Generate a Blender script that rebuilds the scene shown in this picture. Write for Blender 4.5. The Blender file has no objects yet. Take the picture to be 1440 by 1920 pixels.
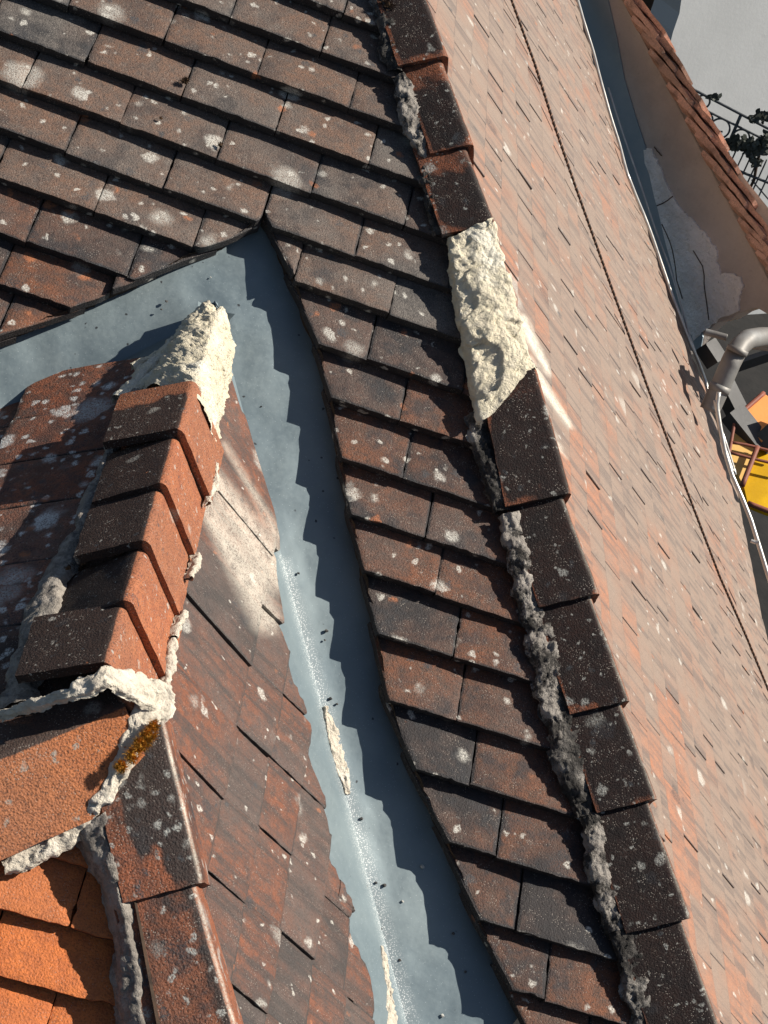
import bpy, math, random
import numpy as np
from mathutils import Vector, Matrix, noise
random.seed(7)
S = bpy.context.scene
# ------------------------------------------------------------------ camera
FPX = 3043.11
CAM = np.array([-0.03092575, -2.27238927, 1.28721542])
ROT = np.array([[0.93881404, -0.31130296, -0.14737251],
                [0.06341625, 0.57679916, -0.81442072],
                [0.33853592, 0.7552438, 0.56124882]])
cd = bpy.data.cameras.new('camera'); cam = bpy.data.objects.new('camera', cd)
S.collection.objects.link(cam); S.camera = cam
cd.sensor_fit = 'VERTICAL'; cd.sensor_height = 24; cd.lens = FPX * 24 / 1920
cd.clip_start = 0.05; cd.clip_end = 600
m4 = Matrix([[*ROT[i], CAM[i]] for i in range(3)] + [[0, 0, 0, 1]]); cam.matrix_world = m4
S.render.resolution_x = 768; S.render.resolution_y = 1024
# ------------------------------------------------------------------ sky and sun
SUN = Vector((1.0, 0.26, 1.16)).normalized()
w = bpy.data.worlds.new("World"); S.world = w; w.use_nodes = True
nt = w.node_tree; sky = nt.nodes.new('ShaderNodeTexSky'); sky.sky_type = 'NISHITA'; sky.sun_disc = False
sky.sun_elevation = math.asin(SUN.z); sky.sun_rotation = math.atan2(SUN.x, SUN.y)
bg = nt.nodes['Background']; bg.inputs[1].default_value = 0.05; nt.links.new(sky.outputs[0], bg.inputs[0])
sl = bpy.data.lights.new('sun', 'SUN'); sl.energy = 5.0; sl.angle = math.radians(0.5); sl.color = (1, 0.93, 0.83)
so = bpy.data.objects.new('sun', sl); S.collection.objects.link(so); so.location = (3, 1, 5)
so.rotation_euler = SUN.to_track_quat('Z', 'Y').to_euler()
S.view_settings.view_transform = 'Standard'; S.view_settings.look = 'None'
S.view_settings.exposure = 0.55; S.view_settings.gamma = 1
# ------------------------------------------------------------------ geometry helpers
TA, TB, TD, TE = [math.radians(a) for a in (31.463, 45.153, 42.322, 36.64)]
KA, KB, KD, KE = [math.tan(t) for t in (TA, TB, TD, TE)]
HX = 0.535; LR = 0.79; MB = KA / KB
V = lambda *a: np.array(a, float)
nrm = lambda v: np.asarray(v, float) / np.linalg.norm(v)
PL = {'A': (V(0, -math.sin(TA), math.cos(TA)), V(0, 0, 0)),
      'B': (V(math.sin(TB), 0, math.cos(TB)), V(HX, 0, 0)),
      'D': (V(math.sin(TD), 0, math.cos(TD)), V(0, 0, 0)),
      'E': (V(-math.sin(TE), 0, math.cos(TE)), V(0, 0, 0)),
      'F': (V(0, -math.sin(TA), math.cos(TA)), V(0, -LR, 0))}
def un(pl, x, y, off=0.0):
    """point where the sight line of a measured photo point meets a surveyed plane"""
    n, o = PL[pl] if isinstance(pl, str) else pl
    d = ROT @ V((x - 720) / FPX, -(y - 960) / FPX, -1)
    t = ((o + n * off - CAM) @ n) / (d @ n)
    return CAM + t * d
def uns(pl, pts, off=0.0): return [un(pl, x, y, off) for x, y in pts]
def fA(x, s, h=0.0): return V(x, s * math.cos(TA), s * math.sin(TA)) + h * PL['A'][0]
def fF(x, s, h=0.0): return V(x, -LR + s * math.cos(TA), s * math.sin(TA)) + h * PL['F'][0]
def fD(a, b, h=0.0): return V(a * math.cos(TD), -b, -a * math.sin(TD)) + h * PL['D'][0]
def fE(a, b, h=0.0): return V(-a * math.cos(TE), -b, -a * math.sin(TE)) + h * PL['E'][0]
def fB(a, b, h=0.0): return V(HX + a * math.cos(TB), -b, -a * math.sin(TB)) + h * PL['B'][0]
def frac(p, sc, o=4, H=0.8): return noise.fractal(Vector(p) * sc, H, 2.1, o)
def resample(P, n):
    P = np.array(P, float); d = np.r_[0, np.cumsum(np.linalg.norm(np.diff(P, axis=0), axis=1))]
    t = np.linspace(0, d[-1], n); return np.stack([np.interp(t, d, P[:, i]) for i in range(P.shape[1])], 1)
def tag(o, label=None, cat=None, group=None, kind=None):
    if label: o['label'] = label
    if cat: o['category'] = cat
    if group: o['group'] = group
    if kind: o['kind'] = kind
    return o
def empty(name, loc, label, cat, group=None, kind=None):
    o = bpy.data.objects.new(name, None); o.empty_display_size = .05; S.collection.objects.link(o); o.location = loc
    return tag(o, label, cat, group, kind)
def obj(name, verts, faces, mat, parent=None, smooth=True, attrs=None, fmat=None):
    verts = np.asarray(verts, float); c = verts.mean(0)
    me = bpy.data.meshes.new(name); me.from_pydata((verts - c).tolist(), [], faces)
    if smooth: me.polygons.foreach_set('use_smooth', [True] * len(me.polygons))
    for m in (mat if isinstance(mat, (list, tuple)) else [mat]): me.materials.append(m)
    if fmat: me.polygons.foreach_set('material_index', fmat)
    for k, a in (attrs or {}).items():
        at = me.attributes.new(k, 'FLOAT', 'POINT'); at.data.foreach_set('value', np.asarray(a, np.float32))
    me.update(); o = bpy.data.objects.new(name, me); S.collection.objects.link(o)
    if parent is not None: o.parent = parent; o.location = Vector(c) - parent.location
    else: o.location = c
    return o
class MB_:
    def __init__(s): s.v = []; s.f = []; s.a = {}; s.m = []
    def add(s, v, f, mi=0, **at):
        n = len(s.v); s.v += [tuple(q) for q in v]; s.f += [tuple(i + n for i in q) for q in f]; s.m += [mi] * len(f)
        for k, a in at.items(): s.a.setdefault(k, []).extend(a)
    def build(s, name, mat, parent=None, smooth=True): return obj(name, s.v, s.f, mat, parent, smooth, s.a, s.m)
def gridfaces(nu, nv): return [(i * nv + j, i * nv + j + 1, (i + 1) * nv + j + 1, (i + 1) * nv + j) for i in range(nu - 1) for j in range(nv - 1)]
def loft(polys, n, ks, fn=None, closed=False):
    """surface through parallel polylines; ks = subdivisions between neighbours; fn(i/n, j/m, p, nrm)->new p"""
    R = [resample(p, n) for p in polys]; cols = []
    for a in range(len(R) - 1):
        for q in range(ks): cols.append(R[a] * (1 - q / ks) + R[a + 1] * (q / ks))
    cols.append(R[-1]); G = np.stack(cols, 1)
    if len(polys) > 2:
        for _ in range(max(1, ks // 3)):
            G[:, 1:-1] = (G[:, :-2] + 2 * G[:, 1:-1] + G[:, 2:]) / 4
    du = np.gradient(G, axis=0); dv = np.gradient(G, axis=1); N = np.cross(dv, du); N /= np.linalg.norm(N, axis=2, keepdims=True) + 1e-12
    if N[..., 2].mean() < 0: N = -N
    m = G.shape[1]
    if fn is not None:
        for i in range(n):
            for j in range(m): G[i, j] = fn(i / (n - 1), j / (m - 1), G[i, j], N[i, j])
    return G.reshape(-1, 3), gridfaces(n, m)
def tube(path, r, seg=10, cap=True):
    P = np.array(path, float); T = np.gradient(P, axis=0); vs = []; up = V(.3, .2, 1)
    for i in range(len(P)):
        t = nrm(T[i]); a = nrm(np.cross(t, up)); b = np.cross(t, a); ri = r[i] if hasattr(r, '__len__') else r
        for k in range(seg):
            an = 2 * math.pi * k / seg; vs.append(P[i] + ri * (math.cos(an) * a + math.sin(an) * b))
    fs = [(i * seg + k, i * seg + (k + 1) % seg, (i + 1) * seg + (k + 1) % seg, (i + 1) * seg + k) for i in range(len(P) - 1) for k in range(seg)]
    if cap: fs += [tuple(range(seg))[::-1], tuple((len(P) - 1) * seg + k for k in range(seg))]
    return vs, fs
def box(c, ax, ay, az):
    c = np.array(c, float); vs = [c + sx * ax + sy * ay + sz * az for sx in (-1, 1) for sy in (-1, 1) for sz in (-1, 1)]
    return vs, [(0, 1, 3, 2), (4, 6, 7, 5), (0, 4, 5, 1), (2, 3, 7, 6), (0, 2, 6, 4), (1, 5, 7, 3)]
# ------------------------------------------------------------------ material helpers
class N_:
    def __init__(s, name, rough=.8, spec=.3, metal=0.):
        s.m = bpy.data.materials.new(name); s.m.use_nodes = True; s.t = s.m.node_tree; s.b = s.t.nodes['Principled BSDF']
        s.b.inputs['Roughness'].default_value = rough; s.b.inputs['Specular IOR Level'].default_value = spec; s.b.inputs['Metallic'].default_value = metal
        g = s.t.nodes.new('ShaderNodeNewGeometry'); s.pos = g.outputs['Position']
    def lk(s, a, b): s.t.links.new(a, b)
    def val(s, x, sock):
        if isinstance(x, (int, float)): sock.default_value = x
        elif isinstance(x, (tuple, list)): sock.default_value = (*x, 1) if len(x) == 3 and sock.type == 'RGBA' else x
        else: s.lk(x, sock)
    def math(s, op, a, b=0., c=None, clamp=False):
        n = s.t.nodes.new('ShaderNodeMath'); n.operation = op; n.use_clamp = clamp; s.val(a, n.inputs[0]); s.val(b, n.inputs[1])
        if c is not None: s.val(c, n.inputs[2])
        return n.outputs[0]
    def noise(s, scale, det=4, rough=.6, off=None, dist=0.):
        n = s.t.nodes.new('ShaderNodeTexNoise'); n.inputs['Scale'].default_value = scale; n.inputs['Detail'].default_value = det
        n.inputs['Roughness'].default_value = rough; n.inputs['Distortion'].default_value = dist; s.lk(off if off else s.pos, n.inputs['Vector']); return n.outputs['Fac']
    def vor(s, scale, off=None, feat='F1'):
        n = s.t.nodes.new('ShaderNodeTexVoronoi'); n.feature = feat; n.inputs['Scale'].default_value = scale; s.lk(off if off else s.pos, n.inputs['Vector']); return n
    def map(s, x, a, b, c=0., d=1.):
        n = s.t.nodes.new('ShaderNodeMapRange'); n.interpolation_type = 'SMOOTHSTEP'; s.val(x, n.inputs[0])
        for i, v in enumerate((a, b, c, d)): s.val(v, n.inputs[i + 1])
        return n.outputs[0]
    def mix(s, f, a, b):
        n = s.t.nodes.new('ShaderNodeMix'); n.data_type = 'RGBA'; s.val(f, n.inputs[0]); s.val(a, n.inputs[6]); s.val(b, n.inputs[7]); return n.outputs[2]
    def attr(s, k): n = s.t.nodes.new('ShaderNodeAttribute'); n.attribute_name = k; return n.outputs['Fac']
    def rnd(s): n = s.t.nodes.new('ShaderNodeObjectInfo'); return n.outputs['Random']
    def warp(s, scale, amt):
        n = s.t.nodes.new('ShaderNodeTexNoise'); n.inputs['Scale'].default_value = scale; n.inputs['Detail'].default_value = 3; s.lk(s.pos, n.inputs['Vector'])
        a = s.t.nodes.new('ShaderNodeVectorMath'); a.operation = 'MULTIPLY_ADD'; s.lk(n.outputs['Color'], a.inputs[0]); a.inputs[1].default_value = (amt,) * 3; s.lk(s.pos, a.inputs[2]); return a.outputs[0]
    def shift(s, vec, k):
        a = s.t.nodes.new('ShaderNodeVectorMath'); a.operation = 'MULTIPLY_ADD'; s.lk(vec, a.inputs[0]); a.inputs[1].default_value = (1, 1, 1); a.inputs[2].default_value = (k, k * .7, k * 1.3); return a.outputs[0]
    def col(s, c): s.val(c, s.b.inputs['Base Color']); return s
    def bump(s, h, dist, st=1.):
        n = s.t.nodes.new('ShaderNodeBump'); n.inputs['Strength'].default_value = st; n.inputs['Distance'].default_value = dist; s.lk(h, n.inputs['Height']); s.lk(n.outputs[0], s.b.inputs['Normal']); return s
def tile_mat(name, clay=(.36, .12, .045), clay2=(.22, .085, .045), pat=(.035, .03, .028), grey=(.17, .14, .12), greyamt=.5, bias=0., lich=.5, lcol=(.55, .53, .47), rough=.72, spot=22., orange=.25, grit=1., spec=.35, streak=0., grime=.5, gcol=(.03, .031, .034)):
    m = N_(name, rough, spec); r = m.rnd()
    n1 = m.noise(11, 5, .62); n2 = m.noise(60, 5, .7); n3 = m.noise(420, 3, .7); n4 = m.noise(5.5, 3, .5, m.shift(m.pos, 9.1))
    base = m.mix(m.map(n2, .35, .65), clay2, clay)
    base = m.mix(m.math('MULTIPLY', m.map(m.math('ADD', n4, m.math('MULTIPLY', r, .3)), .45, .85), greyamt), base, grey)
    p = m.math('ADD', m.math('ADD', m.math('MULTIPLY', n1, .9), m.math('MULTIPLY', n2, .55)), m.math('MULTIPLY', r, .16))
    p = m.math('ADD', p, m.math('MULTIPLY', m.attr('pat'), .8)); pm = m.map(p, .98 - bias, 1.32 - bias)
    c = m.mix(m.math('MULTIPLY', pm, .92), base, pat)
    g1 = m.noise(16, 4, .62, m.shift(m.pos, 21.7)); c = m.mix(m.math('MULTIPLY', m.map(m.math('ADD', g1, m.math('MULTIPLY', n2, .35)), .66, .84), grime), c, gcol)
    if streak:
        def dotp(v):
            d = m.t.nodes.new('ShaderNodeVectorMath'); d.operation = 'DOT_PRODUCT'; m.lk(m.pos, d.inputs[0]); d.inputs[1].default_value = v; return d.outputs['Value']
        cb = m.t.nodes.new('ShaderNodeCombineXYZ'); m.lk(dotp((2.1, 0, -2.1)), cb.inputs[0]); m.lk(dotp((0, 48, 0)), cb.inputs[1]); m.lk(dotp((3, 0, 3)), cb.inputs[2])
        s1 = m.noise(1., 5, .65, cb.outputs[0], .4); c = m.mix(m.map(s1, .47, .62, 0, .85 * streak), c, pat); c = m.mix(m.map(s1, .47, .3, 0, .35 * streak), c, grey)
    # fine dark and pale grit
    c = m.mix(m.map(n3, .48, .66, 0, .72 * grit), c, (.018, .016, .015))
    v3 = m.vor(330); c = m.mix(m.math('MULTIPLY', m.map(v3.outputs['Distance'], .12, .3, 1, 0), m.map(m.noise(45, 3, .6, m.shift(m.pos, 3)), .44, .62, 0, .7 * grit)), c, (.42, .37, .31))
    wv = m.warp(55, .022)
    def spots(sc, k, thr, rad, colr, op):
        nonlocal c
        v = m.vor(sc, m.shift(wv, k)); sx = m.t.nodes.new('ShaderNodeSeparateColor'); m.lk(v.outputs['Color'], sx.inputs[0])
        on = m.map(sx.outputs[0], thr, thr + .01); rr = m.math('MULTIPLY_ADD', sx.outputs[1], rad * .7, rad * .35)
        d = m.math('SUBTRACT', v.outputs['Distance'], rr); f = m.math('MULTIPLY', m.map(d, -.16, .06, 1, 0), on)
        f = m.math('MULTIPLY', f, m.map(n3, .36, .58, .1, 1)); c = m.mix(m.math('MULTIPLY', f, op), c, colr)
    spots(spot, 1.3, 1 - .22 * lich, .42, lcol, .85)
    spots(spot * .5, 11.3, 1 - .2 * lich, .4, lcol, .6)
    spots(spot * .7, 15.1, 1 - .22 * lich, .42, (.035, .036, .04), .6)
    spots(spot * 2.6, 4.7, 1 - .3 * lich, .4, lcol, .9)
    spots(spot * 1.7, 7.7, 1 - .18 * lich, .4, (.05, .055, .06), .8)
    spots(spot * 1.5, 2.2, 1 - .16 * orange, .36, (.42, .15, .06), .8)
    lime = m.math('MULTIPLY', m.attr('lime'), m.map(m.math('ADD', n3, m.math('MULTIPLY', n2, .6)), .5, .95)); c = m.mix(lime, c, (.72, .66, .55))
    m.col(c); h = m.math('ADD', m.math('MULTIPLY', n3, .6), m.math('ADD', m.math('MULTIPLY', n2, .55), m.math('MULTIPLY', v3.outputs['Distance'], .3)))
    m.bump(h, .003, .8); return m.m
def stone_mat(name, c1, c2, c3, scale=60, dist=.004, rough=.9, dark=.5, dcol=(.06, .055, .05), blot=0., bs=26):
    m = N_(name, rough, .15); n1 = m.noise(scale, 6, .7); n2 = m.noise(scale * .25, 4, .6); n3 = m.noise(scale * 6, 3, .7); v = m.vor(scale * 2.2)
    c = m.mix(m.map(n1, .35, .65), c1, c2); c = m.mix(m.map(n2, .5, .7), c, c3); c = m.mix(m.map(n3, .6, .8, 0, dark), c, dcol)
    if blot: c = m.mix(m.math('MULTIPLY', m.map(m.math('ADD', m.noise(bs, 5, .7), m.math('MULTIPLY', n3, .25)), .56, .7), blot), c, (.02, .019, .018))
    m.col(c); m.bump(m.math('ADD', m.math('ADD', m.math('MULTIPLY', n1, 1.4), m.math('MULTIPLY', n3, .7)), m.math('MULTIPLY', v.outputs['Distance'], -.5)), dist, 1.); return m.m
M = {}
M['tA'] = tile_mat('weathered_brown_tile', clay=(.18, .1, .065), clay2=(.12, .084, .066), pat=(.03, .03, .032), grey=(.13, .115, .102), greyamt=1., bias=.12, lich=.8, orange=.5, grime=.5)
M['tR'] = tile_mat('rusty_brown_tile', clay=(.19, .07, .032), clay2=(.1, .052, .034), pat=(.02, .02, .022), grey=(.085, .072, .065), greyamt=.7, bias=.17, lich=.6, orange=.7, grime=.75)
M['tB'] = tile_mat('pinkish_tile', clay=(.41, .18, .1), clay2=(.28, .15, .1), pat=(.14, .11, .095), grey=(.27, .2, .155), greyamt=1., bias=.04, lich=.22, orange=.3, grit=.38, rough=.6, spec=.4, streak=.8, grime=.12, gcol=(.12, .1, .09))
M['tD'] = tile_mat('streaky_brown_tile', clay=(.22, .072, .032), clay2=(.1, .052, .038), pat=(.05, .043, .039), grey=(.1, .08, .07), greyamt=.8, streak=.8, grime=.3, bias=.14, lich=.3, orange=.3, grit=.6, rough=.55, spot=36.)
M['tE'] = tile_mat('mossy_west_tile', clay=(.32, .1, .045), clay2=(.13, .06, .04), pat=(.03, .026, .024), greyamt=.4, bias=.2, lich=2.6, lcol=(.7, .7, .66), spot=20, orange=1.2)
M['tF'] = tile_mat('orange_clay_tile', clay=(.6, .165, .038), clay2=(.46, .125, .034), grey=(.36, .15, .07), greyamt=.4, bias=-.35, lich=.1, orange=.0, grit=.55, grime=.0)
M['hip'] = tile_mat('sooty_hip_tile', clay=(.3, .095, .04), clay2=(.17, .06, .033), pat=(.0085, .009, .0105), grey=(.1, .07, .055), greyamt=.3, bias=.24, lich=.75, lcol=(.34, .34, .31), spot=38, orange=.0, spec=.2, rough=.85, grit=1.2, grime=.6, gcol=(.012, .012, .013))
M['ridge'] = tile_mat('ridge_clay_tile', clay=(.42, .145, .06), clay2=(.31, .1, .046), pat=(.015, .013, .012), grey=(.2, .1, .06), greyamt=.4, bias=-.07, grime=.12, lich=.5, lcol=(.42, .4, .35), spot=60, orange=.1)
M['bighip'] = tile_mat('orange_hip_tile', clay=(.5, .165, .052), clay2=(.4, .13, .045), pat=(.035, .03, .027), grey=(.3, .14, .08), greyamt=.5, grime=.12, bias=-.2, lich=.45, lcol=(.3, .28, .24), spot=26, orange=.0)
M['sehip'] = tile_mat('lichened_hip_tile', grime=.7, clay=(.3, .095, .042), clay2=(.2, .07, .035), pat=(.022, .02, .019), grey=(.2, .09, .05), greyamt=.3, bias=.16, lich=1.9, lcol=(.36, .36, .33), spot=30, orange=.0)
M['mortar'] = stone_mat('pale_lime_mortar', (.8, .72, .53), (.68, .61, .47), (.85, .8, .66), 55, .006, dark=.35, dcol=(.2, .17, .12))
M['mortar2'] = stone_mat('cream_cement', (.7, .63, .51), (.56, .5, .41), (.76, .69, .58), 90, .003, dark=.6, dcol=(.12, .1, .085))
M['mgrey'] = stone_mat('grey_mortar', (.36, .33, .29), (.24, .215, .19), (.44, .4, .35), 70, .004, dark=.6, blot=.9)
M['mdark'] = stone_mat('sooty_mortar', (.13, .12, .11), (.035, .033, .03), (.4, .37, .33), 60, .006, dark=.6, dcol=(.02, .018, .016), blot=.7, bs=34)
M['mbed'] = stone_mat('grey_bed', (.4, .36, .31), (.27, .24, .21), (.5, .45, .38), 80, .004, dark=.5, blot=.35, bs=40)
M['under'] = stone_mat('dark_earthy_batten', (.06, .042, .03), (.03, .022, .017), (.09, .05, .03), 60, .003)  # dark earthy colour for decks, undercloak and cracks
def lead():
    m = N_('blue_grey_zinc', .42, .5, .35); n1 = m.noise(6, 4, .6); n2 = m.noise(120, 4, .7); v = m.vor(55, m.warp(60, .01)); v2 = m.vor(190)
    c = m.mix(m.map(n1, .35, .7), (.135, .178, .198), (.185, .23, .243)); c = m.mix(m.map(n2, .5, .75, 0, .12), c, (.3, .35, .36))
    c = m.mix(m.map(v2.outputs['Distance'], .05, .12, .5, 0), c, (.6, .64, .64)); sx = m.t.nodes.new('ShaderNodeSeparateColor'); m.lk(v.outputs['Color'], sx.inputs[0])
    c = m.mix(m.math('MULTIPLY', m.map(v.outputs['Distance'], .08, .16, 1, 0), m.map(sx.outputs[0], .8, .82)), c, (.03, .035, .04))
    g = m.attr('grit'); v3 = m.vor(420); c = m.mix(m.math('MULTIPLY', g, m.map(v3.outputs['Distance'], .2, .42, 1, .1)), c, (.72, .74, .72))
    m.col(c); m.val(m.map(n2, .3, .7, .45, .62), m.b.inputs['Roughness']); m.bump(m.math('ADD', m.math('MULTIPLY', n2, .12), m.math('MULTIPLY', n1, 2.)), .003, .35); return m.m
M['lead'] = lead()
def plain(name, c1, c2, sc=8, rough=.7, metal=0., spec=.3, b=.001, bs=80):
    m = N_(name, rough, spec, metal); m.col(m.mix(m.map(m.noise(sc, 5, .6), .35, .65), c1, c2)); m.bump(m.noise(bs, 4, .6), b, .6); return m.m
# ------------------------------------------------------------------ tile builders
def rib(n, e):  # parameter values with tight rings at the rims
    return np.r_[0, e, np.linspace(0, 1, n + 2)[1:-1] * (1 - 2 * e) + e, 1 - e, 1]
def tile_mesh(fn, lo, hi, s0, s1, g, th, nu=9, nv=6, seed=0, rough=.0012, rimg=.35, pat=0., lime=None, cam_=.0015, lift=0., side=None):
    """fn(x, s, h) -> 3D; lo/hi give the two side limits for a given s; s0 = exposed lower edge, s1 = hidden upper end"""
    qs = [s0 + (s1 - s0) * q for q in np.linspace(0, 1, 61)]; ok = [q for q in qs if hi(q) - lo(q) > .0025]
    if not ok: ok = qs
    s0, s1 = ok[0], ok[-1]
    ss = rib(nv, .04); us = rib(nu, .028 if nu > 2 else .022); vs = []; at = []; li = []; drop = (th + .0025) / g; sref = qs_ = s0
    rr = random.Random(seed); tw = rr.uniform(-.0012, .0012)
    for si in ss:
        s = s0 + (s1 - s0) * si
        a, b = lo(s), hi(s)
        if b < a + .003: b = a + .003
        for ui in us:
            x = a + (b - a) * ui; e = 0.
            rim = min(ui * abs(b - a), (1 - ui) * abs(b - a), abs(s - s0))
            if rim < .0025: e = -.0012
            p0 = fn(x, s, 0); k = frac(p0 + seed % 97, 9, 3)
            h = -drop * abs(s - sref) + e + lift + cam_ * math.sin(math.pi * ui) + tw * (ui - .5) * 2 + .0008 * k
            j = rough * frac(p0 + 3.3, 120, 3) if rim < .0025 else 0
            c = rough * 4 * max(0, frac(p0 + 7, 38, 2) - .35) if rim < .0025 else 0
            xs = x + (j + c) * (1 if ui < .5 else -1) * (1 if ui in (0, 1) else 0)
            q = fn(xs, s + (j + c) * (1 if si == 0 else 0) * (1 if s1 > s0 else -1), h); vs.append(q)
            at.append((pat(x, s, ui, si) if callable(pat) else pat) + (rimg if rim < .0025 else 0)); li.append(lime(q) if lime else 0.)
    nu_, nv_ = len(us), len(ss); fs = gridfaces(nv_, nu_); n = len(vs); nr = fn(0, 0, 1) - fn(0, 0, 0)
    ring = [j for j in range(nu_)] + [i * nu_ + nu_ - 1 for i in range(1, nv_)] + [(nv_ - 1) * nu_ + j for j in range(nu_ - 2, -1, -1)] + [i * nu_ for i in range(nv_ - 2, 0, -1)]
    for k in ring: vs.append(vs[k] - nr * th + nr * 0.0012); at.append(at[k] + 1.); li.append(li[k] * .5)  # dirt plus painted-in shade darken the butt faces and skirt
    L = len(ring)
    for k in range(L): fs.append((ring[k], ring[(k + 1) % L], n + (k + 1) % L, n + k))
    # flat underside closing the slab
    fs.append(tuple(n + k for k in range(L))[::-1])
    return vs, fs, at, li
def put_tile(args, kw, mat, parent, name='roof_tile'):
    v, f, a, l = tile_mesh(*args, **kw); o = obj(name, v, f, mat, parent, True, {'pat': a, 'lime': l})
    sharpen(o); return o
def sharpen(o, ang=38):
    me = o.data; import bmesh; bm = bmesh.new(); bm.from_mesh(me); ca = math.radians(ang)
    bmesh.ops.recalc_face_normals(bm, faces=bm.faces)
    for e in bm.edges:
        if len(e.link_faces) == 2 and e.calc_face_angle(0) > ca: e.smooth = False
    bm.to_mesh(me); bm.free()
def spread(root, items, mat, cap=100, name='roof_tile'):
    """items: list of (priority, args, kw); the cap largest in the photo become parts, the rest one stuff part"""
    items = [q for q in items if any(q[1][2](z) - q[1][1](z) > .004 for z in np.linspace(q[1][3], q[1][4], 61)[4:-14])]
    items.sort(key=lambda q: q[0]); rest = MB_()
    for k, (pr, a, kw) in enumerate(items):
        m = kw.pop('mat', mat)
        if k < cap: put_tile(a, kw, m, root, name)
        else: v, f, at, li = tile_mesh(*a, **kw); rest.add(v, f, 0, pat=at, lime=li)
    if rest.v: o = rest.build('distant_tiles', mat, root); o['kind'] = 'stuff'; sharpen(o)
def dist(p): return float(np.linalg.norm(np.asarray(p) - CAM))
def proj(p):
    Y = (np.asarray(p) - CAM) @ ROT; return 720 + FPX * Y[0] / -Y[2], 960 - FPX * Y[1] / -Y[2]
def seen(p, m=120): x, y = proj(p); return -m < x < 1440 + m and -m < y < 1920 + m
W = .165; G = .0894; TH = .0205
exec_order = []
# ================================================================== main slope A (faces south)
cutA_px = [(0, 628), (115, 583), (240, 530), (365, 470), (430, 445), (488, 410)]
cl = np.array([(p[0], p[1] / math.cos(TA)) for p in uns('A', cutA_px)])
cr = np.array([(p[0], p[1] / math.cos(TA)) for p in uns('A', [(500, 400), (522, 450), (560, 540), (600, 650), (625, 760), (640, 850), (660, 960), (685, 1070), (710, 1185), (728, 1300), (780, 1440), (840, 1570), (895, 1710), (960, 1850)])])
def cutL(s):  # x limit of the part left of the wing
    if s >= cl[-1, 1]: return 9.
    if s < cl[0, 1]: return cl[0, 0] + (s - cl[0, 1]) * (cl[1, 0] - cl[0, 0]) / (cl[1, 1] - cl[0, 1])
    return float(np.interp(s, cl[:, 1], cl[:, 0]))
def cutR(s):
    if s >= cr[0, 1]: return -9.
    if s < cr[-1, 1]: return cr[-1, 0] + (s - cr[-1, 1]) * (cr[-1, 0] - cr[-3, 0]) / (cr[-1, 1] - cr[-3, 1])
    return float(np.interp(s, cr[::-1, 1], cr[::-1, 0]))
def hipx(s): return HX - MB * s * math.cos(TA)
rowsA = {7: (.90, .02), 6: (.808, .10), 5: (.719, -.02), 4: (.63, .05), 3: (.537, -.132), 2: (.445, -.058), 1: (.352, .001), 0: (.259, -.077), -1: (.173, -.142), -2: (.087, -.067), -3: (-.005, -.149),
         -4: (-.09, .329), -5: (-.186, .357), -6: (-.271, .415), -7: (-.356, .451), -8: (-.445, .502), -9: (-.540, .529), -10: (-.627, .570), -11: (-.719, .632), -12: (-.812, .684), -13: (-.898, .746), -14: (-.985, .66), -15: (-1.07, .74)}
S_ = math.cos(TA)
rootA = empty('roof_slope', fA(.1, .2), 'main roof slope of grey-brown flat tiles with lichen, above and right of the zinc valley', 'roof')
items = []
for v, (s0, ph) in rowsA.items():
    s0 = s0 / S_ if False else s0
    gg = G; nxt = rowsA.get(v + 1)
    for side in (('L', 'R') if s0 < .19 else ('M',)):
        p0 = ph if side != 'R' or v <= -4 else {-1: .187, -2: .102, -3: .252}.get(v, ph)
        for k in range(-12, 14):
            x0 = p0 + k * W; x1 = x0 + W
            xa, xb = x0 + .0009, x1 - .0009
            s1 = s0 + gg + .03
            lo = lambda s, xa=xa, side=side: (max(xa, cutR(s), .0255) if side == 'R' else max(xa, cutR(s))) if side != 'L' else xa
            hi = lambda s, xb=xb, side=side: min(xb, hipx(s) + .01, min(.0245, cutL(s)) if side == 'L' else 9)
            sm = s0 + .045
            if hi(sm) - lo(sm) < .004 and hi(s1) - lo(s1) < .004: continue
            c = fA((lo(sm) + hi(sm)) / 2, sm)
            if not seen(c, 260): continue
            sd = v * 131 + k * 17 + 5000 + (7 if side == 'R' else 0)
            r = random.Random(sd); ds = r.uniform(-.003, .003)
            mat = M['tA'] if (v > -3) else M['tR']
            items.append((dist(c) if seen(c, 20) else 99, (fA, lo, hi, s0 + ds, s1 + ds, gg, TH), dict(nu=14, nv=8, seed=sd, pat=r.uniform(-.12, .2) + (.12 if v < -9 else 0), mat=mat, lift=r.uniform(-.001, .0015))))
spread(rootA, items, M['tA'])
def deck(name, pts, root, flip=1):
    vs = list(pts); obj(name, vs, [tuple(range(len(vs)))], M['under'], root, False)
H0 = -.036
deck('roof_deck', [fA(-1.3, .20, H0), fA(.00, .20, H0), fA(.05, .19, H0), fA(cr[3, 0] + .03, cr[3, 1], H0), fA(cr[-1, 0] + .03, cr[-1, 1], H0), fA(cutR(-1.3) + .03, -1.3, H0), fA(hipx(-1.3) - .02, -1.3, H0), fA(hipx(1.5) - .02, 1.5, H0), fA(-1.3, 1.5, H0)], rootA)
deck('roof_deck', [fA(-1.3, .199, H0), fA(-.02, .199, H0), fA(cl[3, 0] - .03, cl[3, 1] + .01, H0), fA(cl[0, 0] - .03, cl[0, 1] + .01, H0), fA(cutL(-.9) - .03, -.9, H0), fA(-1.3, -.9, H0)], rootA)
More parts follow.
